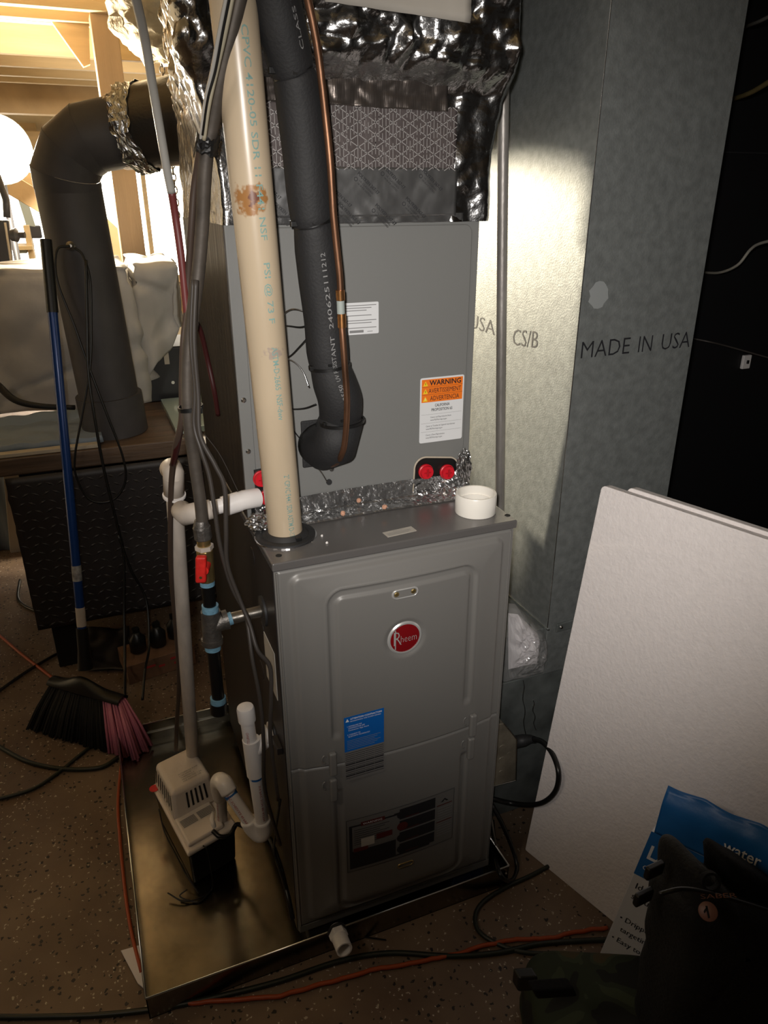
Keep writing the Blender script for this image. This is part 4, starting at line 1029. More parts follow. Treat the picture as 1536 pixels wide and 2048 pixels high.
wire('cable', pp((466, -40, -.06), (446, 60, -.035), (431, 140, -.015), (415, 200, .0), (405, 270, .025)), .0016, 'wire_black', wr)
tw = band(gp(415, 272, .045), gp(412, 305, .05) - gp(415, 272, .045), .0135, .022, .004, 'tape_wrap', 'plastic_black', wr, 1, 26, 8)
wr = thing('dark_cable', px(385, 480, y=.12), 'dark brown cable running down just left of the grey gas pipe', 'cable')
wire('cable', pp((402, 285, .06), (394, 340, .08), (388, 380, .09), (383, 450, .10), (376, 560, .12), (374, 620, .12), (367, 680, .11), (364, 760, .11), (363, 840, .115), (352, 890, .14), (343, 960, .20), (341, 1060, .24), (343, 1150, .28), (352, 1260, .33), (358, 1360, .38), (354, 1440, .42), (352, 1500, .45)), .0052, 'wire_brown', wr)
wr = thing('thermostat_wires', px(440, 1000, y=.07), 'pair of thin grey-brown wires curving down across the white drain arm', 'wire')
wire('wire', pp((386, 560, .06), (382, 680, .06), (390, 780, .06), (388, 850, .06), (402, 900, .05), (418, 950, .045), (428, 1010, .04), (440, 1090, .04), (462, 1170, .045), (490, 1225, .04), (497, 1260, .02), (505, 1320, .0), (520, 1400, -.01), (527, 1480, -.01), (530, 1580, .02), (560, 1690, .03)), .0035, 'wire_grey', wr)
wire('wire', pp((392, 560, .055), (388, 680, .055), (396, 790, .055), (400, 870, .05), (430, 930, .04), (449, 975, .035), (452, 1060, .035), (455, 1130, .04), (480, 1200, .035), (500, 1250, .02), (515, 1300, .0), (540, 1335, -.005), (542, 1400, -.01), (541, 1480, -.01), (556, 1600, -.015)), .0038, 'wire_grey', wr)
wr = thing('red_wire', px(410, 700, y=.14), 'dark red wire sagging behind the bundle toward the coil side', 'wire')
wire('wire', pp((376, 650, .14), (384, 640, .16), (400, 660, .18), (415, 720, .2), (428, 780, .2), (436, 830, .22)), .0045, 'wire_red', wr)
wire('wire', pp((366, 830, .12), (358, 870, .13), (348, 920, .16), (345, 930, .19)), .0055, 'wire_red', wr)
z_ = MB(); ring(z_, gp(381, 815, .095), gp(385, 835, .095) - gp(381, 815, .095), .017, .0195, .006, 28)
zt_ = tag(z_.build('zip_tie', 'plastic_black', smooth='auto'), 'black zip tie holding the wire bundle to the gas pipe', 'zip tie')
MB().box(gp(398, 822, .075) + Vector((-.003, -.003, -.004)), gp(398, 822, .075) + Vector((.005, .004, .005))).build('tie_head', 'plastic_black', zt_, bevel=.001)
# thin stay wire
wr = thing('stay_wire', px(430, 900, y=.2), 'very thin wire slanting down to the coil drain outlet', 'wire')
wire('wire', pp((402, 860, .18), (440, 910, .175), (475, 980, .17), (480, 985, .17)), .0008, 'wire_grey', wr, 5)

# ================================================================== CONDENSATE PUMP
pu = thing('condensate_pump', (-.145, .33, FZ + .004), 'condensate pump with off-white vented lid on a black tank', 'pump')
ca = Vector((-.187, .222, 0)); cb_ = Vector((-.068, .262, 0)); cc = Vector((-.240, .468, 0)); ex = (cb_ - ca); ey = (cc - ca)
PZ = FZ + .0035; LZ = .055
def pq(a, b_, z): v = ca + ex * a + ey * b_; v.z = z; return v
def rbox(mb, a0, a1, b0_, b1, z0, z1, t=0):
    mb.add([pq(a0 + t, b0_ + t, z0), pq(a1 - t, b0_ + t, z0), pq(a1 - t, b1 - t, z0), pq(a0 + t, b1 - t, z0), pq(a0, b0_, z1), pq(a1, b0_, z1), pq(a1, b1, z1), pq(a0, b1, z1)],
           [[3, 2, 1, 0], [4, 5, 6, 7], [0, 1, 5, 4], [1, 2, 6, 5], [2, 3, 7, 6], [3, 0, 4, 7]]); return mb
rbox(MB(), .03, .97, .02, .98, PZ, LZ, .03).build('tank', 'wire_black', pu, bevel=.008, seg=3)
lid = rbox(MB(), 0, 1, 0, 1, LZ, LZ + .014).build('lid', 'pump_white', pu, bevel=.006, seg=3)
rbox(MB(), .06, .78, .05, .42, LZ + .012, LZ + .024).build('lid_step', 'pump_white', lid, bevel=.006, seg=3)
h_ = MB(); t = .05
h_.add([pq(.05, .38, LZ + .012), pq(.95, .38, LZ + .012), pq(.95, .98, LZ + .012), pq(.05, .98, LZ + .012), pq(.11, .45, LZ + .088), pq(.89, .45, LZ + .088), pq(.89, .93, LZ + .088), pq(.11, .93, LZ + .088)],
       [[3, 2, 1, 0], [4, 5, 6, 7], [0, 1, 5, 4], [1, 2, 6, 5], [2, 3, 7, 6], [3, 0, 4, 7]])
hood = h_.build('motor_cover', 'pump_white', pu, bevel=.011, seg=3)
def hoodpt(face, s_, t_, e=.0012):
    if face == 'front': a0, a1, b0_, b1 = pq(.05, .38, LZ + .012), pq(.95, .38, LZ + .012), pq(.11, .45, LZ + .088), pq(.89, .45, LZ + .088); n = -ey.normalized() + Z_ * .1
    elif face == 'left': a0, a1, b0_, b1 = pq(.05, .98, LZ + .012), pq(.05, .38, LZ + .012), pq(.11, .93, LZ + .088), pq(.11, .45, LZ + .088); n = -ex.normalized()
    else: a0, a1, b0_, b1 = pq(.95, .38, LZ + .012), pq(.95, .98, LZ + .012), pq(.89, .45, LZ + .088), pq(.89, .93, LZ + .088); n = ex.normalized()
    return a0.lerp(a1, s_).lerp(b0_.lerp(b1, s_), t_) + n.normalized() * e
for face, k0, k1, n_ in (('front', .34, .78, 5), ('left', .12, .88, 8), ('right', .12, .88, 8)):
    b = MB()
    for i in range(n_):
        s_ = k0 + (k1 - k0) * i / (n_ - 1); hw_ = .022 if face == 'front' else .016
        b.add([hoodpt(face, s_ - hw_, .32), hoodpt(face, s_ + hw_, .32), hoodpt(face, s_ + hw_, .82), hoodpt(face, s_ - hw_, .82)], [[0, 1, 2, 3]])
    b.build('vent_slots', 'slot_dark', hood)
F = frame(pq(.30, .50, LZ + .0888), ex, Z_.cross(ex), .0004)
for i in range(5):
    b = MB(); put_text(b, ('AUTOMATIC PUMP', '115V 60HZ', 'THERMALLY', 'PROTECTED 1.5A', 'FOR INDOOR USE')[i], .006, lambda a, c, i=i: F(.012 + a, .030 - i * .007 + c), 0, (.05, .03, .035, .05, .045)[i]); b.build('printed_text', 'ink_grey', hood)
b = MB(); F = frame(pq(.12, .10, LZ + .0245), ex, Z_.cross(ex), .0006)
for k in range(2):
    for i in range(6): b.add([F(.006 + k * .042 , .058 - i * .0042), F(.042 + k * .042 , .058 - i * .0042), F(.042 + k * .042, .0605 - i * .0042), F(.006 + k * .042, .0605 - i * .0042)], [[0, 1, 2, 3]])
b.build('printed_text', 'ink_grey', lid, kind='stuff')
MB().lathe(pq(.02, .93, LZ + .0145), (0, 0, 1), [(0, .012), (.001, .012)], 20).build('inlet_plug', 'cap_red', lid)
MB().tube([pq(.60, .08, LZ + .020), pq(.62, .16, LZ + .030), pq(.70, .22, LZ + .030)], [.006, .005, .004], 10).build('barb_outlet', 'pvc_white', lid, smooth=True)
# lead wires of the pump
pw = thing('pump_leads', pq(.5, -.05, FZ + .01), 'thin black leads trailing over the front of the pump tank', 'wire')
wire('lead', [pq(.30, .0, LZ + .012), pq(.33, -.05, LZ + .008), pq(.34, -.08, .0), pq(.30, -.10, FZ + .008), pq(.10, -.12, FZ + .007), pq(-.22, -.06, FZ + .010), pq(-.42, .08, FZ + .02)], .0018, 'wire_black', pw, 6)
wire('lead', [pq(.26, -.11, FZ + .007), pq(.0, -.14, FZ + .006), pq(-.25, .0, FZ + .012), pq(-.10, .0, FZ + .02)], .0018, 'wire_black', pw, 6)
wire('lead', [pq(-.06, .70, LZ + .004), pq(-.09, .55, .02), pq(-.06, .35, 0), pq(-.02, .10, -.02), pq(.06, -.06, FZ + .008)], .0016, 'wire_black', pw, 6)
wire('discharge_tube', [pq(.55, .06, LZ + .022), pq(.62, -.02, LZ + .016), pq(.80, -.05, LZ + .012), pq(1.0, .0, LZ + .016), px(505, 1664, y=.20), px(535, 1672, y=.16), px(556, 1720, y=.10), px(575, 1790, y=.03), px(585, 1838, y=.0)], .0052, 'wire_black', pw, 10)
wire('lead', [px(560, 1600, y=.02), px(548, 1690, y=.08), px(560, 1740, y=.06), px(582, 1810, y=.02)], .003, 'wire_black', pw, 8)

# ================================================================== PVC TRAP
tp = thing('drain_trap', px(510, 1500, y=.10), 'white plastic trap piping from the furnace side into the pump', 'pipe')
ty = .085
t_top, t_tee0, t_tee1, t_bot = px(492, 1425, y=ty), px(502, 1478, y=ty), px(511, 1548, y=ty), px(525, 1648, y=ty)
RT = .0132
MB().tube([t_top, t_bot], RT, 28).build('riser', 'pvc_white', tp, smooth='auto')
cdir = (t_top - t_bot).normalized()
MB().lathe(t_top - cdir * .018, cdir, [(0, .0165), (.026, .0168), (.031, .0150), (.033, .010)], 28).build('end_cap', 'pvc_white', tp, smooth='auto')
MB().tube([t_tee0, t_tee1], .0168, 28).build('tee_fitting', 'pvc_white', tp, smooth='auto')
MB().tube([t_tee0.lerp(t_tee1, .35), Vector((-.002, ty + .005, px(560, 1492, x=0).z))], [.0160, .0140], 24).build('tee_branch', 'pvc_white', tp, smooth='auto')
for x_, r_, m_ in ((-.020, .019, 'pvc_white'), (-.011, .0225, 'pvc_white'), (-.005, .021, 'rubber_black')):
    MB().lathe((x_, ty + .005, px(560, 1492, x=0).z + .001), (1, 0, 0), [(0, r_), (.005, r_)], 28).build('lock_nut', m_, tp, bevel=.001)
pb = px(533, 1655, y=ty - .003)
MB().tube(smooth_path([t_bot - (t_bot - t_top).normalized() * .012, px(528, 1660, y=ty), px(520, 1668, y=ty + .004), px(505, 1655, y=ty + .012), px(497, 1640, y=ty + .016)], 5), .0172, 24).build('elbow_fitting', 'pvc_white', tp, smooth=True)
d0, d1 = px(505, 1652, y=ty + .012), px(452, 1575, y=ty + .05)
MB().tube([d0, d1], RT, 24).build('diagonal_pipe', 'pvc_white', tp, smooth='auto')
MB().tube(smooth_path([px(459, 1585, y=ty + .045), px(448, 1566, y=ty + .06), px(438, 1562, y=ty + .09), px(437, 1575, y=ty + .13), px(441, 1592, y=ty + .155)], 5), .0172, 24).build('elbow_fitting', 'pvc_white', tp, smooth=True)
dn0, dn1 = px(441, 1590, y=ty + .155), pq(.82, .16, LZ + .012)
MB().tube([dn0, dn1], .0128, 24).build('drop_pipe', 'pvc_white', tp, smooth='auto')
for a_, b_ in ((px(459, 1585, y=ty + .045), px(463, 1591, y=ty + .043)), (px(441, 1592, y=ty + .155), px(442, 1597, y=ty + .155)), (t_tee1, t_tee1.lerp(t_bot, .06)), (px(524, 1640, y=ty), px(525, 1645, y=ty))):
    MB().tube([a_, b_], .0138, 24).build('primer_ring', 'primer_blue', tp, smooth='auto')
def ptext(s_, a_, b_, r_, size, ang=.2):
    dd = (b_ - a_).normalized(); L = (b_ - a_).length; tc_ = CP - a_; tc_ = (tc_ - dd * tc_.dot(dd)).normalized(); sd = dd.cross(tc_)
    b = MB(); put_text(b, s_, size, lambda x, y: a_ + dd * x + (tc_ * math.cos(ang + y / r_) + sd * math.sin(ang + y / r_)) * (r_ + .0004), 0, L); b.build('printed_text', 'ink_red', tp)
ptext('CHARLOTTE', t_top.lerp(t_bot, .13), t_top.lerp(t_bot, .24), RT, .007, .1)
ptext('3/4 PVC SCH 40 ASTM', t_tee1.lerp(t_bot, .15), t_tee1.lerp(t_bot, .85), RT, .006, -.5)
ptext('PVC SCHEDULE 40 PIPE', d1.lerp(d0, .12), d1.lerp(d0, .85), RT, .007, .3)
ptext('NSF-PW D1785 PVC', dn0.lerp(dn1, .15), dn0.lerp(dn1, .95), .0128, .006, .5)

# ================================================================== BIG GALVANIZED DUCT
dc = thing('return_duct', (.8, .4, FZ), 'tall rectangular galvanized return duct standing right of the furnace', 'duct')
DX, DY = .662, .155
MB().box((DX, DY, .36), (.957, .80, 2.2)).build('shaft', 'galvanized', dc, bevel=.002)
MB().box((.475, DY + .002, FZ), (.955, .80, .362)).build('boot', 'galvanized_dull', dc, bevel=.002)
MB().box((DX - .002, DY - .004, .4850), (DX + .004, .80, .4875)).build('seam', 'pan_hem', dc)
MB().obox((DX + .022, DY - .006, .474), (.20, 0, .012), (0, .006, 0), (0, 0, .022)).build('drive_cleat', 'galvanized_dull', dc, bevel=.002)
MB().lathe((DX + .034, DY - .006, .487), (0, -1, 0), [(0, .005), (.003, .003)], 12).build('screw', 'steel_screw', dc)
MB().box((.480, DY + .012, .362), (DX, .78, .482)).build('filter_rack', 'galvanized_dull', dc, bevel=.002)
MB().box((DX - .0015, .17, .36), (DX + .0, .80, .362)).build('seam', 'pan_hem', dc)
MB().tube([(DX, DY, .49), (DX, DY, 2.1)], .0012, 6).build('corner_fold', 'pan_hem', dc)
b1_ = px(1161, 714, y=DY); b2_ = px(1378, 694, y=DY); b1_.z -= .003
for w_, xa_, xb_ in (('MADE', 0, .43), ('IN', .51, .635), ('USA', .725, 1)):
    b = MB(); L_ = b2_ - b1_; put_text(b, w_, .048, frame(b1_ + L_ * xa_, L_, Z_, .0006), -.0004, L_.length * (xb_ - xa_)); b.build('stencil_lettering', 'ink_black', dc)
b = MB()
F = frame(px(1025, 690, x=DX), Vector((0, -1, .10)), Z_, .0006)
put_text(b, 'CS/B', .052, F, -.0004, .100); b.build('stencil_lettering', 'ink_black', dc); b = MB()
F = frame(px(940, 655, x=DX), Vector((0, -1, 0)), Z_, .0006); put_text(b, 'USA', .048, F, -.0004, .12)
b.build('stencil_lettering', 'ink_black', dc)
q = px(1197, 590, y=DY)
P = [(q.x + .022 * math.cos(a * .4) * (1 + .15 * math.sin(3 * a)), DY - .0004, q.z + .026 * math.sin(a * .4 )) for a in range(16)]
mat('oxide_mark', (.34, .36, .36), .6, .3); b = MB(); b.add(P, [list(range(16))]); b.build('oxide_mark', 'oxide_mark', dc)
wpx = [(1046, 1360, 1050, 1470), (1066, 1400, 1070, 1460)]
b = MB()
for a0_, b0_, a1_, b1_ in wpx: b.tube(smooth_path([px(a0_ + (a1_ - a0_) * t + 2 * math.sin(t * 14), b0_ + (b1_ - b0_) * t, y=DY - .0005) for t in [k / 8 for k in range(9)]], 3), .0012, 6)
b.build('drip_mark', 'pan_hem', dc)
# clear plastic pouch with paper, taped on the filter rack
bgp = thing('document_pouch', px(1045, 1290, y=.15), 'clear plastic pouch with white papers tucked between furnace and duct', 'pouch')
def pouch(u, v, infl, shr):
    cs = [(1003, 1205), (1030, 1208), (1085, 1262), (1092, 1285), (1080, 1345), (1004, 1362)]
    a = [px(c[0], c[1], y=.145) for c in cs]; cen = sum(a, Vector()) / 6
    s_ = u * 6; i = int(s_) % 6; t_ = s_ - int(s_); p = a[i].lerp(a[(i + 1) % 6], t_); p = cen + (p - cen) * v * shr
    return p + Vector((0, -infl * math.sqrt(max(0, 1 - v * v)) - crumple(p + Vector((shr, 0, 0)), .022, 26) * (1 - v ** 4), 0))
MB().grid(lambda u, v: pouch(u, v, .012, .72), 48, 12, True).build('papers', 'paper', bgp)
MB().grid(lambda u, v: pouch(u, v, .032, 1), 66, 18, True).build('plastic_film', 'bag_clear', bgp)
# conduit
cdt = thing('steel_conduit', (.57, .30, .36), 'thin vertical grey conduit between coil cabinet and big duct', 'conduit')
ca0, ca1 = px(1009, -10, y=.30), px(1000, 985, y=.30); dd = (ca1 - ca0)
MB().tube([ca0 - dd * .5, ca1 + dd * .9], .0105, 20).build('tube', 'conduit_grey', cdt, smooth='auto')

# junction box, cord and plug
jb = thing('junction_box', px(1010, 1510, y=.10), 'galvanized electrical box with knockouts on the right side of the furnace', 'electrical box')
jy = .10; P = [px(a, b_, y=jy) for a, b_ in ((990, 1450), (1008, 1447), (1033, 1478), (1031, 1560), (985, 1572))]
MB().prism(P, (0, .05, 0)).build('body', 'galv_box', jb, bevel=.002)
MB().tube([p + Vector((0, -.001, 0)) for p in P[1:]], .0014, 6).build('cover_edge', 'pan_hem', jb)
for a_, b_, r_ in ((1004, 1496, .009), (1003, 1520, .009), (1002, 1545, .007), (1018, 1508, .006)):
    c_ = px(a_, b_, y=jy); MB().lathe(c_, (0, -1, 0), [(0, r_), (.0012, r_ * .93)], 22).build('knockout', 'galv_box', jb)
cr = thing('power_cord', px(1060, 1485, y=.10), 'thick black power cord looping from the electrical box to the floor', 'cord')
pl0, pl1 = px(1031, 1484, y=.115), px(1062, 1478, y=.105)
MB().tube([pl0, pl0.lerp(pl1, .55), pl1, px(1072, 1480, y=.10)], [.0150, .0145, .010, .0075], 16).build('plug', 'rubber_black', cr, smooth=True)
wire('cable', pp((1066, 1478, .10), (1085, 1484, .075), (1105, 1508, .03), (1117, 1545, -.01), (1112, 1580, -.01), (1090, 1603, .01), (1060, 1610, .05), (1020, 1606, .09), (985, 1598, .10), (975, 1600, .12)), .0062, 'wire_black', cr, 12)
wire('cable', [px(984, 1610, y=.08), px(1005, 1650, y=.05), px(1024, 1695, y=.03), px(1034, 1735, y=.0), px(1022, 1762, z=FZ + .006), px(1000, 1748, z=.02), px(990, 1700, y=.05), px(984, 1640, y=.09)], .005, 'wire_black', cr, 10)
wire('cable', [px(980, 1620, y=.07), px(992, 1690, y=.03), px(1008, 1730, y=.01), px(1012, 1748, z=.0)], .0026, 'galv_pipe', cr, 8)
wire('floor_cord', [px(1105, 1728, z=FZ + .006), px(1060, 1752, z=FZ + .006), px(1010, 1775, z=FZ + .006), px(965, 1805, z=FZ + .006), px(950, 1835, z=FZ + .006), px(960, 1865, z=FZ + .006), px(1000, 1890, z=FZ + .006), px(1050, 1905, z=FZ + .006), px(1110, 1908, z=FZ + .006)], .0048, 'cord_green', cr, 10)

# cables on the right
for pts_, r_, m_, lb in ((((1483, 58, .85), (1500, 50, .60), (1520, 42, .45), (1560, 22, .3)), .004, 'romex_white', 'pale cable entering from the upper right corner beside the duct'),
                    (((1460, 200, .85), (1490, 190, .60), (1515, 178, .48), (1560, 150, .3)), .006, 'romex', 'thick yellow cable curving away right of the duct'),
                    (((1405, 545, .85), (1440, 545, .70), (1475, 530, .6), (1500, 500, .55), (1520, 487, .5), (1560, 478, .4)), .004, 'romex_white', 'wavy white cable right of the duct above the stencilled text'),
                    (((1380, 676, .85), (1420, 684, .80), (1460, 694, .78), (1560, 722, .7)), .003, 'wire_grey', 'thin dark grey cable on the black wall above the switch plate')):
    o = wire('wall_cable', pp(*pts_), r_, m_); tag(o, lb, 'cable')

# ================================================================== FOAM BOARDS
bd = Vector((.3, -.95, 0)).normalized(); nd = Vector((.95, .3, 0)).normalized(); o_f = Vector((.575, .038, FZ))
def lean(o, u_, v_):
    """point above o in the vertical plane (nd, z) met by a sight line"""
    d = CM @ Vector(((u_ - 768) / FPX, -(v_ - 1024) / FPX, -1)); pn = bd
    t = (Vector(o) - CP).dot(pn) / d.dot(pn); return CP + d * t
tl = lean(o_f, 1203, 970)
up_ = tl - o_f; th = .022; nn = bd.cross(up_).normalized()
if nn.dot(CP - o_f) < 0: nn = -nn
def board(o, width, up, name, label, notch=None, seed=0):
    nrm = bd.cross(up).normalized(); nrm = nrm if nrm.dot(CP - o) > 0 else -nrm
    r = .010; H_ = up.length; uu = up.normalized(); P = []
    for cx, cy, a0 in ((width - r, H_ - r, 0), (r, H_ - r, 90), (r * .4, r * .4, 180), (width - r * .4, r * .4, 270)):
        rr = r if a0 < 180 else r * .4
        for k in range(5):
            q = math.radians(a0 + 22.5 * k); P.append(o + bd * (cx + rr * math.cos(q)) + uu * (cy + rr * math.sin(q)))
    return tag(MB().prism(P, -nrm * th).build(name, 'foam_board', bevel=.002), label, 'foam board', 'leaning foam boards')
board(o_f, .62, up_, 'foam_board', 'large white foam board leaning in front, nearest the furnace')
nf = bd.cross(up_).normalized(); nf = nf if nf.dot(CP - o_f) > 0 else -nf
def behind(u_, v_, off):
    d = CM @ Vector(((u_ - 768) / FPX, -(v_ - 1024) / FPX, -1)); t = (tl - nf * off - CP).dot(nf) / d.dot(nf)
    top = CP + d * t; k = (top.z - FZ) / up_.z; return top - up_ * k, up_ * k
o2, u2 = behind(1256, 974, .024); board(o2, .56, u2, 'foam_board', 'white foam board just behind the front one, its rounded corner showing at the top')
o3, u3 = behind(1330, 1000, .048); board(o3, .50, u3, 'foam_board', 'rearmost foam board, only its top edge showing')

# ================================================================== BLUE AND WHITE CARTON
def onp(u_, v_, off):
    d = CM @ Vector(((u_ - 768) / FPX, -(v_ - 1024) / FPX, -1)); return CP + d * ((tl + nf * off - CP).dot(nf) / d.dot(nf))
tb_ = onp(1303, 1662, .125); ob = onp(1203, 1899, .150); uc = tb_ - ob; ob = ob - uc * ((ob.z - FZ) / uc.z)
uc = tb_ - ob; Hc = uc.length; uu = uc.normalized(); bd = Vector((.51, -.86, 0)).normalized()
bx = thing('retail_carton', ob, 'blue and white retail carton leaning against the foam boards', 'carton')
nrm = bd.cross(uc).normalized(); nrm = nrm if nrm.dot(CP - ob) > 0 else -nrm
MB().obox(ob, bd * .27, -nrm * .028, uc).build('carton_body', 'box_white', bx, bevel=.002)
Fb = frame(ob, bd, uu, .0008)
if (Fb(0, 0, 1) - Fb(0, 0)).dot(nrm) < 0: Fb0 = Fb; Fb = lambda a, b, e=0: ob + bd * a + uu * b + nrm * (.0008 + e)
MB().add([Fb(0, Hc - .100), Fb(.27, Hc - .100), Fb(.27, Hc), Fb(0, Hc)], [[0, 1, 2, 3]]).build('blue_panel', 'box_blue', bx)
ft_ = onp(1337, 1567, .112); fu_ = ft_ - (tb_ + bd * .005); ww = .265
def flap(u, v):
    p = tb_ + bd * (.005 + ww * u) + fu_ * v * (1 - .06 * abs(math.sin(u * 9 + 1)) * (v > .9)); return p + nrm * (.007 * sst(0, .62, v) - .010 * sst(.62, 1, v) + .0025 * nz(p, 30))
MB().grid(flap, 40, 18).build('top_flap', 'box_blue', bx, smooth=True, solid=.002)
fuu = fu_.normalized(); Ff = lambda a, c: tb_ + bd * (.005 + a) + fuu * c + nrm * .022
def ctext(t, size, fn, m, bold=0, wd=None):
    b = MB(); put_text(b, t, size, fn, bold, wd); b.build('printed_text', m, bx)
ctext('water', .030, lambda a, c: Ff(.112 + a, .034 + c) - nrm * .010, 'ink_white', .0003, .060)
ctext('LA', .042, lambda a, c: Fb(.010 + a, Hc - .056 + c, .001), 'ink_white', .001, .040)
ctext('Cover', .015, lambda a, c: Fb(.010 + a, Hc - .082 + c, .001), 'ink_white', 0, .042)
for s_, x, h_ in (('Ideal', .012, .128), ('shrub', .012, .152), ('\u2022 Dripper', .008, .208), ('targeting', .016, .232), ('\u2022 Easy to e', .008, .258)):
    ctext(s_, .019 if h_ < .2 else .016, lambda a, c, x=x, h_=h_: Fb(x + a, Hc - h_ + c, .001), 'ink_black')

# ================================================================== BAGS
bp = thing('black_backpack', (.66, -.47, FZ), 'black canvas bag with round badge standing at the lower right', 'bag')
def super_(c, r, e, seed, amp, su=8):
    def fn(u, v):
        a = 2 * math.pi * u; b = math.pi * (v - .5); sg = lambda q, k: math.copysign(abs(q) ** k, q)
        d = Vector((sg(math.cos(b), e) * sg(math.cos(a), e), sg(math.cos(b), e) * sg(math.sin(a), e), sg(math.sin(b), e)))
        p = Vector(c) + Vector((d.x * r[0], d.y * r[1], d.z * r[2]))
        return p + d.normalized() * amp * nz(p + Vector((seed, 0, 0)), su)
    return fn
def orient(fn, c, ang, tiltx=0):
    R = Matrix.Rotation(ang, 3, 'Z') @ Matrix.Rotation(tiltx, 3, 'X'); c = Vector(c)
    return lambda u, v: c + R @ (fn(u, v) - c)
def soft(name, outline, y0, front, back, m, seed, amp=.006, n=72):
    q = [px(a, b, y=y0) if not isinstance(a, Vector) else a for a, b in outline]
    q = smooth_path(q + [q[0]], 6)[:-1]; N = len(q); c = sum(q, Vector()) / N
    def fn(u, v):
        t = 2 * v - 1; k = max(0, 1 - abs(t) ** 3.2) ** .42; p = q[int(round(u * N)) % N]
        p = c + (p - c) * max(k, .02); p = p + Vector((0, (front if t < 0 else back) * abs(t) ** .8 * (-1 if t < 0 else 1), 0))
        return p + (p - c).normalized() * amp * nz(p + Vector((seed, 0, 0)), 16) + Vector((0, -.006 * nz(p + Vector((0, seed, 0)), 22), 0))
    return MB().grid(fn, N, 26, True).build(name, m, bp, smooth=True)
bl = px(1312, 2040, y=-.48); bl.z = FZ + .002; br_ = px(1640, 2040, y=-.48); br_.z = FZ + .002
soft('body', [(bl, 0), (1312, 1960), (1330, 1880), (1336, 1800), (1350, 1770), (1360, 1716), (1378, 1706), (1400, 1722), (1450, 1765), (1560, 1800), (1620, 1850), (br_, 0)], -.48, .065, .07, 'bag_black', 3)
soft('top_flap', [(1434, 1712), (1446, 1704), (1480, 1722), (1530, 1752), (1575, 1790), (1560, 1830), (1480, 1805), (1436, 1790)], -.475, .03, .05, 'bag_dark', 5, .004)
z_ = MB(); ring(z_, px(1420, 1762, y=-.535), Vector((-.3, -.8, .4)), .010, .0135, .010, 24); z_.build('webbing_roll', 'bag_dark', bp, smooth='auto')
for u_, v_ in ((1302, 1752), (1280, 1806)):
    q = px(u_, v_, y=-.48); MB().obox(q + Vector((-.006, 0, -.010)), (.034, .004, -.004), (0, .010, 0), (.002, 0, .022)).build('strap_buckle', 'plastic_black', bp, bevel=.003)
wire('strap', [px(1318, 1788, y=-.54), px(1370, 1778, y=-.548), px(1440, 1792, y=-.548), px(1540, 1822, y=-.548)], .003, 'plastic_black', bp)
bq = px(1416, 1823, y=-.550); nb = (CP - bq).normalized()
bdg = MB().lathe(bq, nb, [(0, .0125), (.002, .0125), (.003, .011)], 28).build('badge', 'badge_copper', bp, smooth='auto')
xa_ = Vector((1, -.35, 0)).normalized(); ya_ = nb.cross(xa_).normalized(); 
F = lambda a, c: bq + nb * .0034 + xa_ * a + ya_ * c
b = MB(); b.add([F(-.002, -.008), F(.002, -.008), F(.002, .007), F(-.002, .007)], [[0, 1, 2, 3]]); b.add([F(-.006, .001), F(.0, .006), F(.0, .003), F(-.006, -.002)], [[0, 1, 2, 3]])
b.build('emblem', 'ink_black', bdg)
b = MB(); tq = px(1402, 1798, y=-.553); put_text(b, 'SABER', .008, lambda a, c: tq + nb * .002 + xa_ * a + ya_ * c, 0, .05); b.build('stitched_lettering', 'badge_copper', bp)

def camo_mat():
    m = bpy.data.materials.new('camo'); m.use_nodes = True; nt = m.node_tree; bs = nt.nodes['Principled BSDF']; bs.inputs['Roughness'].default_value = .85
    tc = nt.nodes.new('ShaderNodeTexCoord'); n = nt.nodes.new('ShaderNodeTexNoise'); n.inputs['Scale'].default_value = 9; n.inputs['Detail'].default_value = 1.5; n.inputs['Distortion'].default_value = 1
    nt.links.new(tc.outputs['Object'], n.inputs['Vector']); r = nt.nodes.new('ShaderNodeValToRGB'); r.color_ramp.interpolation = 'CONSTANT'
    e = r.color_ramp.elements; e[0].color = (.006, .007, .005, 1); e[1].position = .44; e[1].color = (.018, .026, .012, 1)
    k = e.new(.56); k.color = (.035, .045, .022, 1); k = e.new(.63); k.color = (.06, .045, .018, 1)
    nt.links.new(n.outputs[0], r.inputs[0]); nt.links.new(r.outputs[0], bs.inputs['Base Color']); M['camo'] = m
camo_mat()
cg = thing('camouflage_bag', (.45, -.42, FZ), 'camouflage fabric bag lying on the floor in front of the black bag', 'bag')
cC = Vector((.47, -.40, .02)); MB().grid(orient(super_(cC, (.15, .095, .08), .35, 9, .014, 9), cC, -.45), 50, 30, True).build('body', 'camo', cg, smooth=True)
q = px(1050, 1965, y=-.40); MB().obox(q + Vector((-.012, 0, -.018)), (.03, -.01, 0), (0, .02, 0), (0, 0, .034)).build('buckle', 'plastic_black', cg, bevel=.004)
MB().obox(px(1075, 2000, y=-.45), (.06, -.02, .0), (0, .02, 0), (-.01, 0, .026)).build('strap', 'bag_dark', cg, bevel=.004)

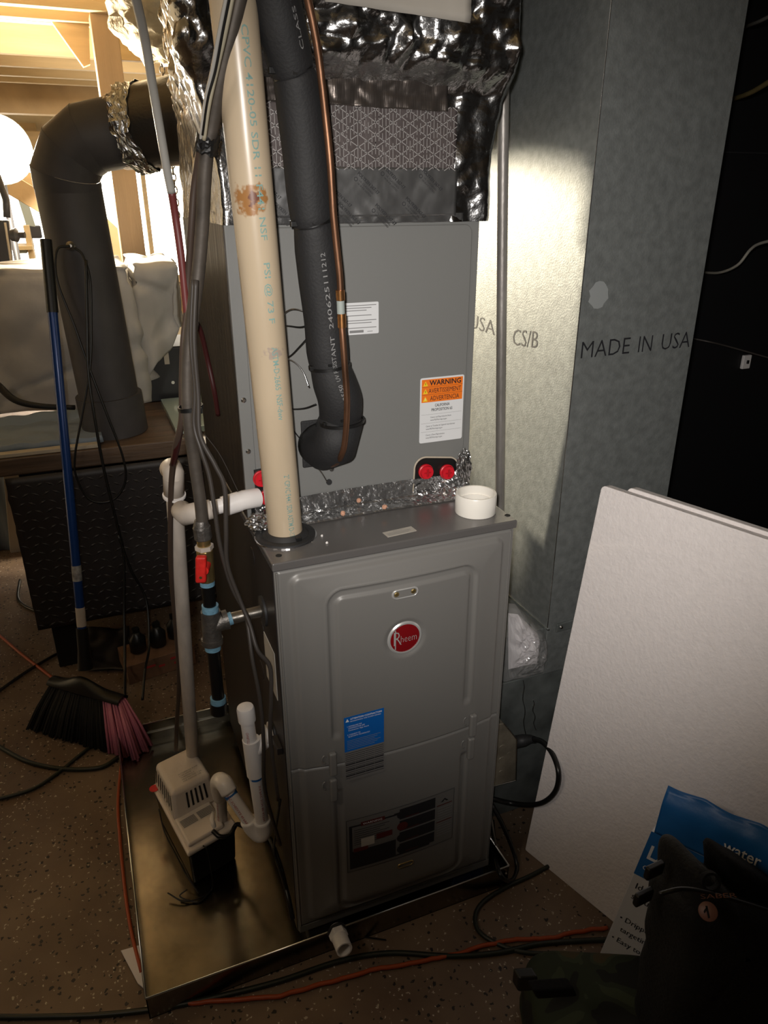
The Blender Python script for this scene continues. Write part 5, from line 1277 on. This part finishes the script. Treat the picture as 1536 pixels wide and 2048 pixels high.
# ================================================================== FLOOR CORDS AND SCRAPS
zc = FZ + .006
def fl_cord(name, q, r, m, lb, wig=0):
    P = [px(a, b_, z=zc) for a, b_ in q]; P = smooth_path(P, 8)
    if wig: P = [p + Vector((0, wig * nz(p, 40), wig * .2)) for p in P]
    return tag(MB().tube(P, r, 10).build(name, m, smooth=True), lb, 'cord')
fl_cord('extension_cord', [(318, 2006), (380, 2008), (470, 2000), (560, 1992), (650, 1968), (740, 1942), (830, 1926), (920, 1906), (1010, 1882), (1100, 1876), (1160, 1864), (1215, 1856)], .0045, 'cord_orange', 'orange extension cord along the front of the drain pan', .004)
fl_cord('extension_cord', [(245, 1505), (236, 1600), (240, 1680), (250, 1780), (262, 1860), (283, 1945)], .004, 'cord_orange', 'orange-red cord running along the left side of the drain pan')
fl_cord('extension_cord', [(-40, 1245), (0, 1272), (45, 1310), (105, 1356), (140, 1385)], .005, 'cord_orange', 'orange cord on the floor at the left running under the broom')
fl_cord('garden_cord', [(-40, 2034), (60, 2034), (200, 2030), (330, 2015), (450, 1990), (560, 1962), (680, 1922), (780, 1906), (900, 1912), (1000, 1905), (1080, 1888), (1200, 1880), (1300, 1878)], .0055, 'cord_green', 'dark green cord running across the floor in front of the pan')
fl_cord('floor_cable', [(-30, 1400), (0, 1380), (50, 1345), (100, 1315), (130, 1300)], .005, 'wire_black', 'black cable on the floor left of the broom head')
fl_cord('floor_cable', [(-30, 1475), (10, 1500), (60, 1525), (130, 1538), (200, 1535), (236, 1515)], .006, 'cord_green', 'dark cable curving on the floor below the broom')
fl_cord('floor_cable', [(-30, 1605), (60, 1580), (110, 1550), (150, 1518), (185, 1490)], .005, 'cord_green', 'dark cable crossing below the broom bristles')
fl_cord('floor_cable', [(40, 1160), (36, 1195), (50, 1212), (80, 1225)], .006, 'wire_black', 'short black cable beside the tread mat at far left')
a_ = [px(242, 1903, z=FZ + .004), px(300, 1885, z=FZ + .004), px(300, 1975, z=FZ + .004), px(276, 1968, z=FZ + .004)]
for q in a_: q.x = min(q.x, -.3115)
tag(MB().prism(a_, (0, 0, .003)).build('paper_scrap', 'paper'), 'white scrap of board under the left front corner of the pan', 'scrap')
fl_ = px(752, 1876, z=FZ + .002); tag(MB().tube([px(722, 1873, z=FZ + .003), px(772, 1880, z=FZ + .003)], .0018, 6).build('dark_nail', 'plastic_black'), 'thin dark stick on the floor right of the pan outlet fitting', 'debris')
